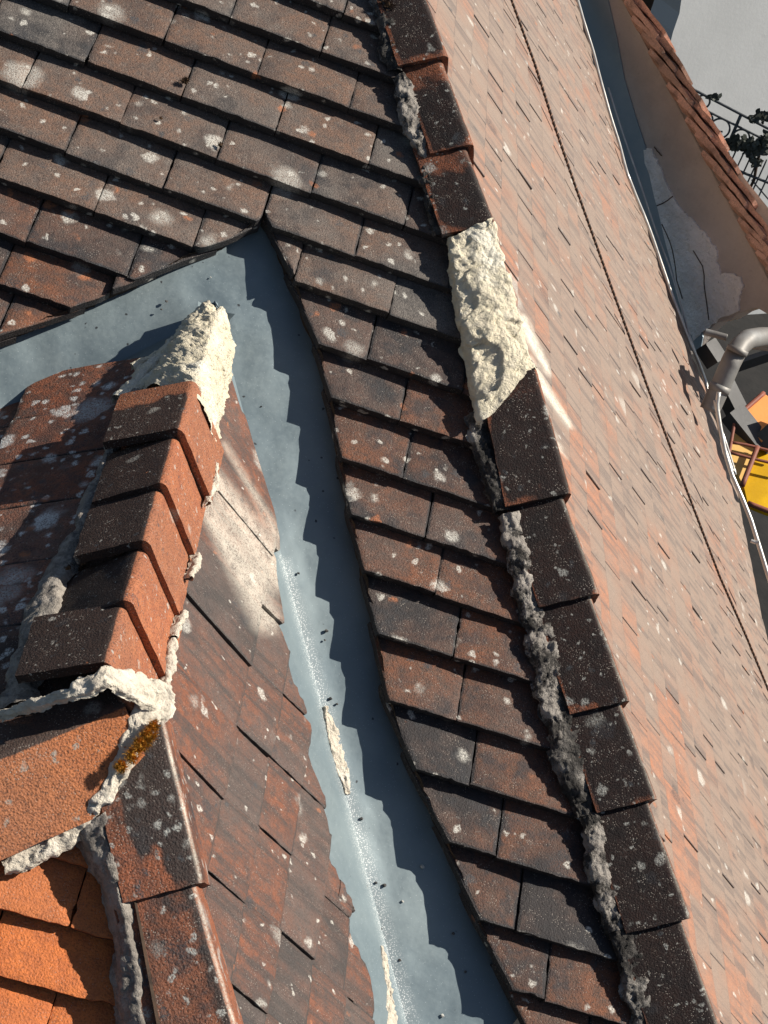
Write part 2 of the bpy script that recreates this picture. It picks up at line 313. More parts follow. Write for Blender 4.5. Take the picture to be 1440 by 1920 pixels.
# undercloak: ragged second layer seen under the cut edges beside the valley
def under_edge(path_xs, nx, root):
    top = [fA(x, s, -.012) for x, s in path_xs]; bot = [fA(x + nx * .004, s, -.048) for x, s in path_xs]
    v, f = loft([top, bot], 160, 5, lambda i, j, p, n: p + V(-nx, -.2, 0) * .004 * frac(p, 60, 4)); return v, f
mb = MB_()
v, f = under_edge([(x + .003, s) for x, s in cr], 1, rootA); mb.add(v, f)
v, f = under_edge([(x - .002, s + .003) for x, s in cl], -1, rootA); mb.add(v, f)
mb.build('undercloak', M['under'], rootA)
# ================================================================== east slope B
bb = np.array([(.30, 4.3), (.559, 3.707), (.686, 3.527), (.897, 3.109), (1.35, 2.917), (1.652, 2.763), (1.806, 2.6), (1.90, 2.4), (1.97, 2.1), (2.016, 1.722), (2.03, .5), (2.03, -2)])
def ymaxB(a): return float(np.interp(a, bb[:7, 0], bb[:7, 1]))
rootB = empty('roof_slope', fB(.6, -1), 'long pinkish-brown tiled roof slope seen at a glancing angle, right of the hip', 'roof')
items = []; GB = .08; WB = .125
def limeB(q):
    x, y = proj(q)
    def seg(ax, ay, bx, by, w):
        d = V(bx - ax, by - ay); t = min(1, max(0, (V(x - ax, y - ay) @ d) / (d @ d))); e = V(x - ax, y - ay) - t * d; return max(0, 1 - (e @ e) ** .5 / (w * (1 - .6 * t)))
    return min(1, 1.6 * seg(978, 600, 1030, 700, 16) + 1.5 * seg(990, 680, 1070, 800, 16) + seg(1010, 760, 1060, 860, 7))
for k in range(-60, 25):
    a1 = k * GB + .03; r0 = random.Random(k); ph = r0.choice((0, .0625)) + r0.uniform(-.008, .008)
    if a1 > 2.03: continue
    for j in range(-18, 36):
        y1 = j * WB + ph; yc = y1 + WB / 2; ac = a1 - GB / 2
        if ac < -.864 * yc * 1.0 - .09 or yc > (ymaxB(ac) if ac > .3 else 4.3): continue
        c = fB(ac, -yc)
        if not seen(c, 60): continue
        px, py = proj(c); hpx = 0.
        sd = k * 71 + j * 13 + 90000; r = random.Random(sd); near = 930 < px < 1150 and 560 < py < 900
        lo = lambda s, y=y1: -(y + WB) + .0003; hi = lambda s, y=y1: min(-y - .0003, s / .864 - .012)
        f2 = lambda b, a, h: fB(a, b, h)
        items.append((dist(c), (f2, lo, hi, a1, a1 - GB - .022, GB, .012), dict(nu=6 if near else 2, nv=5 if near else 1, lime=limeB if near else None, rimg=.6, seed=sd, pat=r.uniform(-.12, .12) - max(0, .3 - 1.6 * (ac + .864 * yc)), cam_=.001, lift=r.choice((0, 0, .0007, .0015, .0025)) + (.011 if ac + .864 * yc < .11 and r.random() < .6 else 0), rough=.0008)))
spread(rootB, items, M['tB'])
Hb = -.03
deck('roof_deck', [fB(-3.7, -4.2, Hb), fB(.25, -4.2, Hb), fB(.56, -3.69, Hb), fB(.9, -3.09, Hb), fB(1.64, -2.75, Hb), fB(1.79, -2.6, Hb), fB(1.95, -2.1, Hb), fB(2.0, -1.7, Hb), fB(2.0, 2, Hb), fB(1.7, 2, Hb)], rootB)
# ================================================================== wing slopes D, E, F
cd_px = [(400, 578), (437, 655), (470, 780), (500, 900), (522, 1000), (522, 1080), (530, 1180), (547, 1240), (575, 1340), (590, 1400), (612, 1490), (613, 1550), (640, 1625), (663, 1690), (666, 1725), (700, 1820), (706, 1925)]
cD = np.array([(p[0] / math.cos(TD), -p[1]) for p in uns('D', cd_px)])
def cutD(b):
    if b <= cD[0, 1]: return 0.
    if b > cD[-1, 1]: return cD[-1, 0] + (b - cD[-1, 1]) * .55
    return float(np.interp(b, cD[:, 1], cD[:, 0]))
def hipD(b): return max(.0, (b - LR) * MD / math.cos(TD))
MD = KA / KD; ME = KA / KE
rootD = empty('roof_slope', fD(.3, .8), 'narrow sloping strip of streaky brown tiles left of the zinc valley, lime-stained at the top', 'roof')
def limeD(q):
    x, y = proj(q)
    def seg(ax, ay, bx, by, w):
        d = V(bx - ax, by - ay); t = min(1, max(0, (V(x - ax, y - ay) @ d) / (d @ d))); e = V(x - ax, y - ay) - t * d; return max(0, 1 - (e @ e) ** .5 / (w * (1 + t)))
    return .62 * min(1, 1.5 * seg(400, 900, 515, 1070, 28) + 1.2 * seg(380, 940, 500, 1160, 20) + .8 * seg(420, 830, 520, 1000, 8))
rowsD = [(.254, .234, .735), (.335, .0805, .710), (.415, .0805, .690), (.498, .0805, .798), (.576, .0805, .792), (.655, .0805, .905), (.735, .0805, .85), (.815, .08, .9), (.895, .08, .84)]
items = []
for ri, (a1, gg, ph) in enumerate(rowsD):
    for k in range(-8, 8):
        b0 = ph + k * WB; b1 = b0 + WB
        if ri == 0 and b1 < .24: continue
        if ri == 0 and b0 < .3: b0 = .02
        a0 = a1 - gg - (.03 if ri else 0)
        # parameter x = b (along the course), s = a (down the slope)
        def inv(a):  # smallest b allowed by the valley cut
            bs = np.linspace(-.02, 1.5, 120); cs = [cutD(b) for b in bs]
            for b, c in zip(bs, cs):
                if c >= a: return b
            return 1.5
        ia = {round(q, 4): inv(q) for q in np.linspace(a0, a1, 24)}
        kk = np.array(sorted(ia)); vv = np.array([ia[q] for q in kk])
        lo = lambda a, b0=b0, kk=kk, vv=vv: max(b0 + .0008, float(np.interp(a, kk, vv)))
        hi = lambda a, b1=b1: min(b1 - .0008, LR + a * math.cos(TD) / MD + .01)
        am = a1 - .03
        if max(hi(q) - lo(q) for q in (a1 - .005, am, a0 + .01)) < .006: continue
        c = fD(a1 - .04, (b0 + b1) / 2)
        if not seen(c, 150): continue
        sd = ri * 37 + k * 11 + 777; r = random.Random(sd)
        f2 = lambda b, a, h: fD(a, b, h)
        items.append((dist(c), (f2, lo, hi, a1, a0, .0805 if ri else .16, .0125), dict(nu=14, nv=(22 if ri == 0 else 10), seed=sd, pat=r.uniform(-.15, .25), lime=limeD if ri < 3 else None, lift=r.choice((0, 0, .002, .004)))))
spread(rootD, items, M['tD'])
deck('roof_deck', [fD(-.0, .03, -.03), fD(.2, .36, -.03), fD(.5, .9, -.03), fD(.78, 1.4, -.03), fD(.5, 1.5, -.03), fD(0, .85, -.03)], rootD)
# E : west slope of the wing
ce_px = [(345, 600), (300, 640), (245, 650), (175, 668), (125, 690), (50, 706), (0, 728)]
cE = np.array([(-p[0] / math.cos(TE), -p[1]) for p in uns('E', ce_px)])
rootE = empty('roof_slope', fE(.2, .6), 'left roof slope beside the ridge, dark brown tiles blotched with white lichen', 'roof')
items = []
def invE(a):
    if a <= cE[0, 0]: return cE[0, 1] * a / max(cE[0, 0], 1e-3)
    if a > cE[-1, 0]: return cE[-1, 1] + (a - cE[-1, 0]) * 1.2
    return float(np.interp(a, cE[:, 0], cE[:, 1]))
for ri, (a1, gg, phs) in enumerate([(.30, .29, [.09, .225, .352, .472, .608, .742, .874, 1.0]), (.385, .085, None), (.47, .085, None), (.555, .085, None), (.64, .085, None), (.725, .085, None)]):
    if phs is None: phs = [.03 + .06 * (ri % 2) + .128 * i for i in range(10)]
    for q in range(len(phs) - 1):
        b0, b1 = phs[q], phs[q + 1]; a0 = a1 - gg - (.03 if ri else 0)
        lo = lambda a, b0=b0: max(b0 + .001, invE(a)); hi = lambda a, b1=b1: min(b1 - .001, LR + a * math.cos(TE) / ME + .01)
        if max(hi(z) - lo(z) for z in (a1 - .01, a0 + .02)) < .006: continue
        c = fE(a1 - .05, (b0 + b1) / 2)
        if not seen(c, 250): continue
        sd = ri * 53 + q * 7 + 3333; r = random.Random(sd)
        f2 = lambda b, a, h: fE(a, b, h)
        items.append((dist(c), (f2, lo, hi, a1, a0, .085 if ri else .2, .0125), dict(nu=14, nv=20 if ri == 0 else 8, seed=sd, pat=r.uniform(-.1, .25), lift=r.uniform(0, .002))))
spread(rootE, items, M['tE'])
deck('roof_deck', [fE(0, .05, -.03), fE(0, .85, -.03), fE(.8, 1.9, -.03), fE(1.2, 1.9, -.03), fE(1.2, 1.3, -.03), fE(.3, .4, -.03)], rootE)
# F : hipped end facing the camera
rootF = empty('roof_slope', fF(-.15, -.3), 'small bright orange tiled hip end in the lower left corner', 'roof')
def sF(x, y): p = un('F', x, y); return p[0], (p[1] + LR) / math.cos(TA)
sf1 = (sF(0, 1700)[1] + sF(218, 1765)[1]) / 2; sf2 = (sF(0, 1825)[1] + sF(218, 1893)[1]) / 2; gF = sf1 - sf2
xj = sF(105, 1872)[0]; xk = sF(3, 1715)[0]; items = []
for ri in range(-4, 5):
    s0 = sf1 - ri * gF; ph = {0: xk - .09, 1: xk, 2: xj}.get(ri, xk + .08 * (ri % 2))
    for k in range(-5, 5):
        x0 = ph + k * W; x1 = x0 + W
        lo = lambda s, x0=x0: max(x0 + .0008, -(-s * S_) * ME - .02) if False else max(x0 + .0008, s * S_ * ME - .02)
        hi = lambda s, x1=x1: min(x1 - .0008, -s * S_ * MD + .0)
        if max(hi(z) - lo(z) for z in (s0 + .005, s0 + gF)) < .006: continue
        c = fF((x0 + x1) / 2, s0 + .04)
        if not seen(c, 250): continue
        sd = ri * 19 + k * 5 + 888; r = random.Random(sd)
        items.append((dist(c), (fF, lo, hi, s0, s0 + gF + .03, gF, .014), dict(nu=16, nv=10, seed=sd, pat=r.uniform(-.2, .05), rough=.0014)))
spread(rootF, items, M['tF'])
deck('roof_deck', [fF(0, .05, -.03), fF(.55, -.95, -.03), fF(-.6, -.95, -.03)], rootF)
# ================================================================== zinc valley
HL = -.047; nA = PL['A'][0]
def isect(h1, P2, h2, y):   # point at given y on both offset planes
    n2, o2 = PL[P2]; n1, o1 = PL['A']; M_ = np.array([n1, n2, [0, 1, 0]]); return np.linalg.solve(M_, V(n1 @ o1 + h1, n2 @ o2 + h2, y))
HD = -.024
foldR = [isect(HL, 'D', HD, y) for y in np.linspace(.035, -.93, 30)]
foldL = [isect(HL - .05 * min(1, max(0, (-y - .0) / .16)), 'E', HD, y) for y in np.linspace(.035, -.60, 20)]
apexz = (foldR[0] + foldL[0]) / 2
rootV = empty('valley_gutter', fA(.3, -.2, HL), 'blue-grey zinc valley sheet bent round the tip of the small roof', 'valley gutter')
def dent(k=.004):
    return lambda i, j, p, n: p + n * (k * frac(p, 5, 3) + .0006 * frac(p, 28, 3)) * min(1, 6 * j)
endR = uns('A', [(985, 1872)], HL)[0]
fpath = foldL[::-1] + [apexz] + foldR
def outerA(p):
    # the sheet runs up under the tiles of slope A
    x, s = p[0], p[1] / math.cos(TA)
    return None
outL = [fA(x - .02, s + .07, HL) for x, s in [(cutL(-.75), -.75), (cutL(-.4), -.4)] + [tuple(q) for q in cl]]
outR = [fA(x + .07, s + .03, HL) for x, s in cr]
outer = outL + [fA(.02, .24, HL)] + outR + [endR]
v, f = loft([fpath, outer], 220, 26, lambda i, j, p, n: p + nA * ((.004 * frac(p, 5, 3) + .0006 * frac(p, 28, 3)) - .0015) * min(1, 6 * j))
def grit(vs): return [max(0, 1.1 - min(np.linalg.norm(np.asarray(q)[None] - FR, axis=1)) / (.012 + .012 * max(0, -q[1]))) * (1 if q[1] < -.28 else 0) for q in vs]
FR = np.array(resample(foldR, 120))
o = obj('valley_sheet', v, f, M['lead'], rootV, True, {'grit': grit(v)})
def side(fold, fn, pl, cutpts, k0):
    inner = resample(fold, 60); out = resample(cutpts, 60)
    return loft([inner, out], 120, 12, dent(.003))
outD = [fD(a - .06, b + .02, HD) for a, b in cD] ; outD = [fD(-.02, .0, HD)] + outD[1:]
v, f = side(foldR, fD, 'D', outD, 0); obj('valley_sheet', v, f, M['lead'], rootV, True, {'grit': grit(v)})
outE = [fE(a - .06, b + .02, HD) for a, b in cE]; outE = [fE(-.02, .0, HD)] + outE[1:] + [fE(.75, 1.05, HD)]
v, f = side(foldL, fE, 'E', outE, 0); obj('valley_sheet', v, f, M['lead'], rootV, True, {'grit': [0.] * len(v)})
# soldered tip of the saddle and a folded seam
tip = [un('A', x, y, HL + .001) for x, y in [(402, 566), (406, 572), (410, 578), (414, 588), (425, 612), (438, 645)]]
v, f = tube([p + V(0, 0, .001) for p in resample(tip, 30)], [.002 + .001 * math.sin(i * 1.3) * math.sin(i * .37) for i in range(30)], 8); obj('solder_seam', v, f, M['lead'], rootV, True, {'grit': [0.] * len(v)})
# ================================================================== hip and ridge tiles
def bent_tile(C0, C1, wl, Ll, wr, Lr, th=.013, rad=.012, over=.03, drop=.0, seed=0, pat=None, flare=0., nx=26, butt=.38):
    """angular cap tile: crest runs C0 (upper) -> C1 (lower, exposed butt)"""
    C0, C1 = np.array(C0), np.array(C1); ax = nrm(C1 - C0); C0 = C0 - ax * over
    wl = nrm(wl - (wl @ ax) * ax); wr = nrm(wr - (wr @ ax) * ax); bis = nrm(-(wl + wr))
    half = math.acos(max(-1, min(1, wl @ wr))) / 2; back = rad / math.tan(half)
    ctr = -bis * (rad / math.sin(half))
    def prof(off):
        pts = []; n = 9
        for q in np.linspace(0, 1, n): pts.append((wl * (Ll + (back - Ll) * q), 0))
        pl_, pr_ = wl * back, wr * back
        for q in np.linspace(0, 1, 9)[1:-1]:
            a = pl_ - ctr; b = pr_ - ctr; d = nrm(a * (1 - q) + b * q) * np.linalg.norm(a) ; pts.append((ctr + d, 0))
        for q in np.linspace(0, 1, n): pts.append((wr * (back + (Lr - back) * q), 0))
        P = np.array([p[0] for p in pts]); T = np.gradient(P, axis=0); Nn = np.cross(T, ax); Nn /= np.linalg.norm(Nn, axis=1, keepdims=True)
        if Nn[len(P) // 2] @ bis < 0: Nn = -Nn
        return P + Nn * off, Nn
    sw = lambda q, s_: s_ + .16 * frac(q, 18, 3)
    Po, Nn = prof(0); Pi, _ = prof(-th); m = len(Po); vs = []; at = []; rr = random.Random(seed)
    ss = np.r_[0, np.linspace(.02, .97, nx - 3), .985, 1]
    for layer, P_ in ((0, Po), (1, Pi)):
        for si in ss:
            c = C0 + (C1 - C0) * si; sc = 1 + flare * (si - 1); dz = -bis * drop * (1 - si)
            for j in range(m):
                p = c + P_[j] * sc + dz; e = 0
                if layer == 0:
                    e = .0008 * frac(p + seed, 14, 3) + .0004 * frac(p, 60, 3)
                    if si > .98 or j in (0, m - 1): e += .0007 * frac(p, 160, 3) - .0006
                q = p + Nn[j] * e
                if si == 1: q = q + ax * .0012 * frac(p + 5, 70, 3)
                if j in (0, m - 1): q = q + (wl if j == 0 else wr) * .0015 * frac(p + 9, 50, 3)
                vs.append(q); u = j / (m - 1)
                at.append((sum(pat(u, sw(q, si) + e_) for e_ in (-.06, -.02, .02, .06)) / 4 if pat else 0.) if layer == 0 else butt)  # butt and inner faces darkened: their shade is put into the colour
    n = len(ss); fs = [(i * m + j, i * m + j + 1, (i + 1) * m + j + 1, (i + 1) * m + j) for i in range(n - 1) for j in range(m - 1)]
    o_ = n * m; fs += [(o_ + i * m + j, o_ + (i + 1) * m + j, o_ + (i + 1) * m + j + 1, o_ + i * m + j + 1) for i in range(n - 1) for j in range(m - 1)]
    for i in range(n - 1):
        fs.append((i * m, (i + 1) * m, o_ + (i + 1) * m, o_ + i * m)); fs.append((i * m + m - 1, o_ + i * m + m - 1, o_ + (i + 1) * m + m - 1, (i + 1) * m + m - 1))
    for j in range(m - 1):
        a = (n - 1) * m; fs.append((a + j, a + j + 1, o_ + a + j + 1, o_ + a + j)); fs.append((j, o_ + j, o_ + j + 1, j + 1))
    return vs, fs, at
def crestpt(P0, d, x, y):
    """closest point of the surveyed crest line to a sight line"""
    r = nrm(ROT @ V((x - 720) / FPX, -(y - 960) / FPX, -1)); d = nrm(d); w0 = P0 - CAM
    b = d @ r; t = (b * (r @ w0) - (d @ w0)) / (1 - b * b); return P0 + t * d
def cap(name, v, f, a, mat, label, cat, group=None, crest_pale=0.):
    m_, h_ = 25, len(v) // 2; lm = [(crest_pale * max(0, 1 - abs((k % m_) / 24 - wu_) / .07) * (.6 + .8 * max(0, frac(v[k], 30, 2))) if k < h_ else 0.) for k in range(len(v)) for wu_ in (.5,)]  # paler line along the crest of the cap tile
    o = obj(name, v, f, mat, None, True, {'pat': a, 'lime': lm}); sharpen(o, 50); tag(o, label, cat, group); return o
# --- ridge of the wing
RP = V(0, 0, .045); RD = V(0, -1, 0)
ridge = [((367, 705), (354, 805), (213, 840), (394, 931)), ((345, 825), (321, 903), (172, 941), (367, 1043)), ((312, 925), (288, 1011), (137, 1043), (340, 1158)), ((276, 1035), (260, 1123), (90, 1183), (318, 1283)), ((243, 1150), (223, 1243), (20, 1330), (296, 1400))]
RL = ['short ridge tile at the top of the ridge, half buried in pale mortar', 'second ridge tile down from the pale mortar tip, dark on its left face',
      'middle ridge tile of the five, orange right face', 'fourth ridge tile down, just above the one edged with cream mortar', 'lowest ridge tile, cut off by the cream mortar band']
def angdir(a, s): return V(s * math.cos(a), 0, -math.sin(a))
for i, (c0, c1, lf, rt) in enumerate(ridge):
    C0 = crestpt(RP, RD, *c0); C1 = crestpt(RP, RD, *c1)
    plv = (nrm(V(0, -1, 0)), C1)   # butt plane: find wing ends in it
    L = un(plv, *lf); Rr = un(plv, *rt); wl, wr = L - C1, Rr - C1
    if i in (0, 4): wl, wr = angdir(math.radians(34), -1) * .115, angdir(math.radians(54), 1) * .125
    Ll, Lr = (np.linalg.norm(wl), np.linalg.norm(wr))
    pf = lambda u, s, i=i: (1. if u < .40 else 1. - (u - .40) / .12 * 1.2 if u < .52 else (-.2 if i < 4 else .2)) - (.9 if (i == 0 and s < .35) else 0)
    v, f, a = bent_tile(C0, C1, wl, Ll, wr, Lr, seed=i * 31, pat=pf, over=.035 if i else .0, drop=.016 if i else .006, butt=.8)
    cap('ridge_tile', v, f, a, M['ridge'], RL[i], 'ridge tile', 'ridge tiles of the small roof')
# --- main hip
nA_ = PL['A'][0]; HP = V(HX, 0, .053); HDm = nrm(V(MB, -1, -KA))
hips = [((805, -60), (857, 97), (748, 127)), ((862, 112), (907, 262), (808, 292)), ((910, 275), (941, 414), (830, 441)),
        ((975, 700), (1072, 923), (948, 950)), ((1083, 938), (1135, 1109), (1012, 1143)), ((1140, 1122), (1194, 1309), (1070, 1341)),
        ((1198, 1325), (1236, 1496), (1120, 1528)), ((1243, 1510), (1307, 1718), (1175, 1752)), ((1313, 1730), (1372, 1965), (1235, 1990))]
HLb = ['topmost hip tile at the top edge of the photo, browner than those below', 'second hip tile from the top, rusty on its upper half', 'third hip tile, last one above the missing tile and its exposed mortar',
       'hip tile with pointed upper end, just below the bare mortar gap', 'second black hip tile below the mortar gap', 'third sooty black hip tile below the mortar gap', 'fourth hip tile below the gap, short and black',
       'fifth hip tile below the gap, long and black with grey specks', 'lowest hip tile, cut off by the bottom edge of the photo']
for i, (c0, c1, lf) in enumerate(hips):
    C0 = crestpt(HP, HDm, *c0); C1 = crestpt(HP, HDm, *c1)
    L = un('A', *lf, .02); wl = L - C1; wl = wl - (wl @ HDm) * HDm; Ll = min(.14, np.linalg.norm(wl))
    dn = nrm(np.cross(wl, HDm)); dn = -dn if dn @ nA_ > 0 else dn
    an = math.radians(89); wr = math.cos(an) * nrm(wl) + math.sin(an) * dn
    pf = lambda u, s, i=i: (-.95 if (u < .03 or s > .965) else 0) + (.5 if i < 3 else .95) * (1 if u < .46 else max(-.3, 1 - (u - .46) * 14)) - (.55 if i > 0 and s < .32 + .03 * i and i != 3 and i != 4 else 0) * (1 if i < 3 else .4) - (.7 if i == 3 and s < .38 else 0)
    v, f, a = bent_tile(C0, C1, wl, Ll, wr, .092 if i != 2 else .085, seed=i * 17 + 900, pat=pf, over=.0 if i in (3,) else .035, drop=.0 if i == 3 else .019, flare=.12 if i == 3 else .06, rad=.014)
    cap('hip_tile', v, f, a, M['hip'], HLb[i], 'hip tile', 'hip tiles along the main hip', crest_pale=.35 if i > 3 else .1)
# --- south-east hip of the wing
SP = V(0, -LR, .053); SD = nrm(V(MD, -1, -KA)); WD_ = nrm(V(-ME, -1, -KA))
for i, (c0, c1, lf, lb) in enumerate([((305, 1342), (420, 1643), (232, 1702), 'dark hip tile covered in round grey lichens, right below the mortar junction'), ((425, 1652), (508, 1945), (285, 1960), 'rusty orange hip tile with dark lichen patches at the bottom edge of the photo')]):
    C0 = crestpt(SP, SD, *c0); C1 = crestpt(SP, SD, *c1)
    L = un('F', *lf, .034); wl = L - C1; wl = wl - (wl @ SD) * SD; Ll = np.linalg.norm(wl)
    dn = nrm(np.cross(wl, SD)); dn = -dn if dn @ nA_ > 0 else dn; an = math.radians(100); wr = math.cos(an) * nrm(wl) + math.sin(an) * dn
    pf = (lambda u, s: (.8 - (.75 if s > .93 else 0) - (.7 if u < .1 else 0) - (.5 if s > .7 and u < .25 else 0)) * (1 if u < .42 else .1)) if i == 0 else (lambda u, s: .12 + (.3 if u > .3 else 0) * (1 if u < .42 else -1))
    v, f, a = bent_tile(C0, C1, wl, Ll, wr, .07, seed=i * 13 + 400, pat=pf, over=.02 if i else 0, drop=.014 if i else 0, rad=.012, th=.014)
    cap('hip_tile', v, f, a, M['sehip'], lb, 'hip tile', 'hip tiles of the small roof', crest_pale=.9)
# --- south-west hip, big orange tile
SWP = V(0, -LR, .058)
C0 = un('F', 232, 1318, .056); C1 = un('F', -150, 1482, .050); WD_ = nrm(C1 - C0)
L = un('F', 70, 1582, .028); wf = L - C0; wf = wf - (wf @ WD_) * WD_; Lf = np.linalg.norm(wf)
dn = nrm(np.cross(wf, WD_)); dn = -dn if dn @ nA_ > 0 else dn; an = math.radians(131); we = math.cos(an) * nrm(wf) + math.sin(an) * dn
pf = lambda u, s: -.25 if u < .3 else min(1., -.25 + (u - .3) * 8)
v, f, a = bent_tile(C0, C1, wf, Lf, we, .1, seed=77, pat=pf, over=0, drop=0, rad=.018, th=.014)
cap('hip_tile', v, f, a, M['bighip'], 'large bright orange hip tile with a blackened crest at the left edge', 'hip tile', 'hip tiles of the small roof')
# ================================================================== mortar
def mort(amp, sc, emb=.0, step=0.):
    def fn(i, j, p, n):
        e = math.sin(math.pi * j) ** .35 if 0 < j < 1 else 0.
        k = frac(p, sc, 5, .6); c = frac(p + 4, sc * .35, 3)
        st = step * (1 if frac(p + 11, sc * .3, 2) > .05 else 0)
        lat = V(frac(p + 2, sc * .8, 4), frac(p + 17, sc * .8, 4), 0)
        k += .35 * frac(p + 8, sc * 3.3, 3); cav = -amp * .25 * max(0, abs(frac(p + 31, sc * 1.6, 3)) - .25)
        vd = noise.voronoi(Vector(p) * sc * .9 + Vector((frac(p, 40, 2), 0, 0)) * .3)[1][0]; plate = noise.noise(vd * 7.7)
        k = k * .7 + plate * 1.1
        return p + n * ((amp * k + amp * c + cav) * (.35 + .65 * e) + st * e) + lat * amp * (2. if j in (0, 1) else .8)
    return fn
def ribbon(path, normals, wid, H, amp=.003, sc=45, n=None, ks=4, step=0.):
    P = np.array(path, float); L = np.linalg.norm(np.diff(P, axis=0), axis=1).sum(); n = n or max(12, int(L / .0028))
    Nn = resample(np.hstack([P, np.array([normals] * len(P) if np.ndim(normals) == 1 else normals), np.array(wid if hasattr(wid, '__len__') else [wid] * len(P))[:, None]]), n)
    P = Nn[:, :3]; nn = Nn[:, 3:6]; w_ = Nn[:, 6:7] * np.array([[1 + .35 * frac(q, 22, 3)] for q in Nn[:, :3]]); T = np.gradient(P, axis=0); lat = np.cross(T, nn); lat /= np.linalg.norm(lat, axis=1, keepdims=True)
    polys = [P - lat * w_ - nn * .006, P - lat * w_ * .8 + nn * H * .6, P + nn * H, P + lat * w_ * .8 + nn * H * .6, P + lat * w_ - nn * .006]
    return loft(polys, n, ks, mort(amp, sc, step=step))
nE, nD, nF, nB = PL['E'][0], PL['D'][0], PL['F'][0], PL['B'][0]
# bare mortar where the hip tile is missing
def hipm(pts, off): return [crestpt(HP - V(0, 0, off), HDm, x, y) for x, y in pts]
cr_ = hipm([(930, 408), (940, 460), (955, 530), (968, 590), (980, 655), (986, 692)], .010)
lft = uns("A", [(840, 452), (842, 520), (850, 590), (866, 650), (880, 740), (892, 800)], -.004)
lf2 = uns('A', [(846, 444), (852, 520), (862, 590), (880, 650), (890, 740), (905, 795)], .026)
mid = [(a * .45 + b * .55) + nA * .006 for a, b in zip(lf2, cr_)]
rgt = [c + V(.02, 0, -.034) for c in cr_]; rg2 = [c + V(.036, 0, -.08) for c in cr_]
v, f = loft([lft, lf2, mid, cr_, rgt, rg2], 190, 16, mort(.0052, 27, step=.0045))
tag(obj('mortar_bed', v, f, M['mortar']), 'rough cream mortar laid bare where one tile of the long hip is missing', 'mortar')
# apex mortar of the wing
cr_ = [crestpt(V(0, 0, .012 + .02 * t), V(0, -1, 0), x, y) for t, (x, y) in zip((0, .6, 1, 1, 1), [(398, 574), (392, 620), (385, 660), (372, 700), (362, 740)])]
lft = uns('E', [(380, 580), (342, 608), (318, 648), (292, 692), (258, 738)], 0.)
lf2 = [p * .7 + c * .3 + nE * .014 for p, c in zip(lft, cr_)]
rgt = [p for p in uns('D', [(408, 580), (437, 648), (430, 715), (416, 780), (404, 855)], -.002)]
rg2 = [p * .45 + c * .55 + nD * .010 for p, c in zip(rgt, cr_)]
v, f = loft([lft, lf2, cr_, rg2, rgt], 120, 12, mort(.0045, 48, step=.004))
tag(obj('mortar_bed', v, f, M['mortar']), 'pale crumbling mortar mound sealing the tip of the small ridge in the zinc', 'mortar')
# lumps left of the apex mortar
mb = MB_()
for pts, w_, H in (([(330, 640), (300, 672), (270, 700), (225, 752)], .012, .011), ([(318, 655), (290, 668), (250, 690)], .007, .008), ([(300, 700), (262, 730), (228, 752)], .010, .010)):
    v, f = ribbon(uns('E', pts, .002), nE, w_, H, .003, 70); mb.add(v, f)
tag(mb.build('mortar_lumps', M['mortar']), 'loose pale mortar crumbs on the tiles left of the ridge tip', 'mortar')
# grey strip along the left of the ridge tiles
v, f = ribbon(uns('E', [(255, 735), (232, 780), (210, 825), (205, 858), (190, 900), (165, 945), (155, 990), (125, 1045), (100, 1085), (80, 1140), (62, 1200), (48, 1260), (30, 1330)], .008), nE, [.012, .012, .010, .012, .010, .012, .012, .018, .02, .022, .024, .025, .025], .009, .0028, 50, ks=7)
tag(obj('mortar_strip', v, f, M['mbed']), 'grey-brown mortar strip along the left edge of the ridge tiles', 'mortar')
# little pads under the right legs of the ridge tiles
for (pts, lb) in (([(405, 870), (402, 905), (388, 945)], 'cream mortar bit under the first ridge tile on the right side'), ([(372, 1040), (366, 1062), (352, 1085)], 'mortar pad under the right foot of the second ridge tile'),
                  ([(345, 1150), (334, 1172), (322, 1200)], 'mortar pad under the right foot of the middle ridge tile'), ([(322, 1205), (318, 1240), (310, 1300), (292, 1335)], 'thin mortar line beside the right foot of the fourth ridge tile')):
    v, f = ribbon(uns('D', pts, .006), nD, [.006] * (len(pts) - 1) + [.003], .006, .003, 90); tag(obj('mortar_pad', v, f, M['mortar2']), lb, 'mortar')
# cream band around the junction of ridge and hips
Jc = crestpt(RP, RD, 212, 1268)
band = [un('E', 0, 1340, .016), un('E', 60, 1322, .026), un('E', 130, 1300, .036), crestpt(RP, RD, 205, 1272) + V(0, 0, .004), crestpt(SP, SD, 262, 1312) + V(0, 0, -.002), un('F', 262, 1360, .05), un('F', 235, 1420, .044), un('F', 200, 1485, .036), un('F', 165, 1532, .026), un('F', 110, 1575, .016), un('F', 55, 1605, .012), un('F', 5, 1625, .008)]
nrms = [nrm(nE + V(0, -.6, .3)), nrm(nE + V(0, -.6, .3)), nrm(nE + V(0, -.5, .4)), V(0, -.35, 1), nrm(V(.2, -.5, 1)), nF, nF, nF, nF, nF, nF, nF]
v, f = ribbon(band, nrms, [.005, .007, .010, .013, .022, .022, .014, .010, .008, .012, .013, .008], .004, .0032, 75, ks=8)
tag(obj('mortar_band', v, f, M['mortar2']), 'cream cement band wrapping the junction of the ridge and both hips', 'mortar')
crk = MB_()
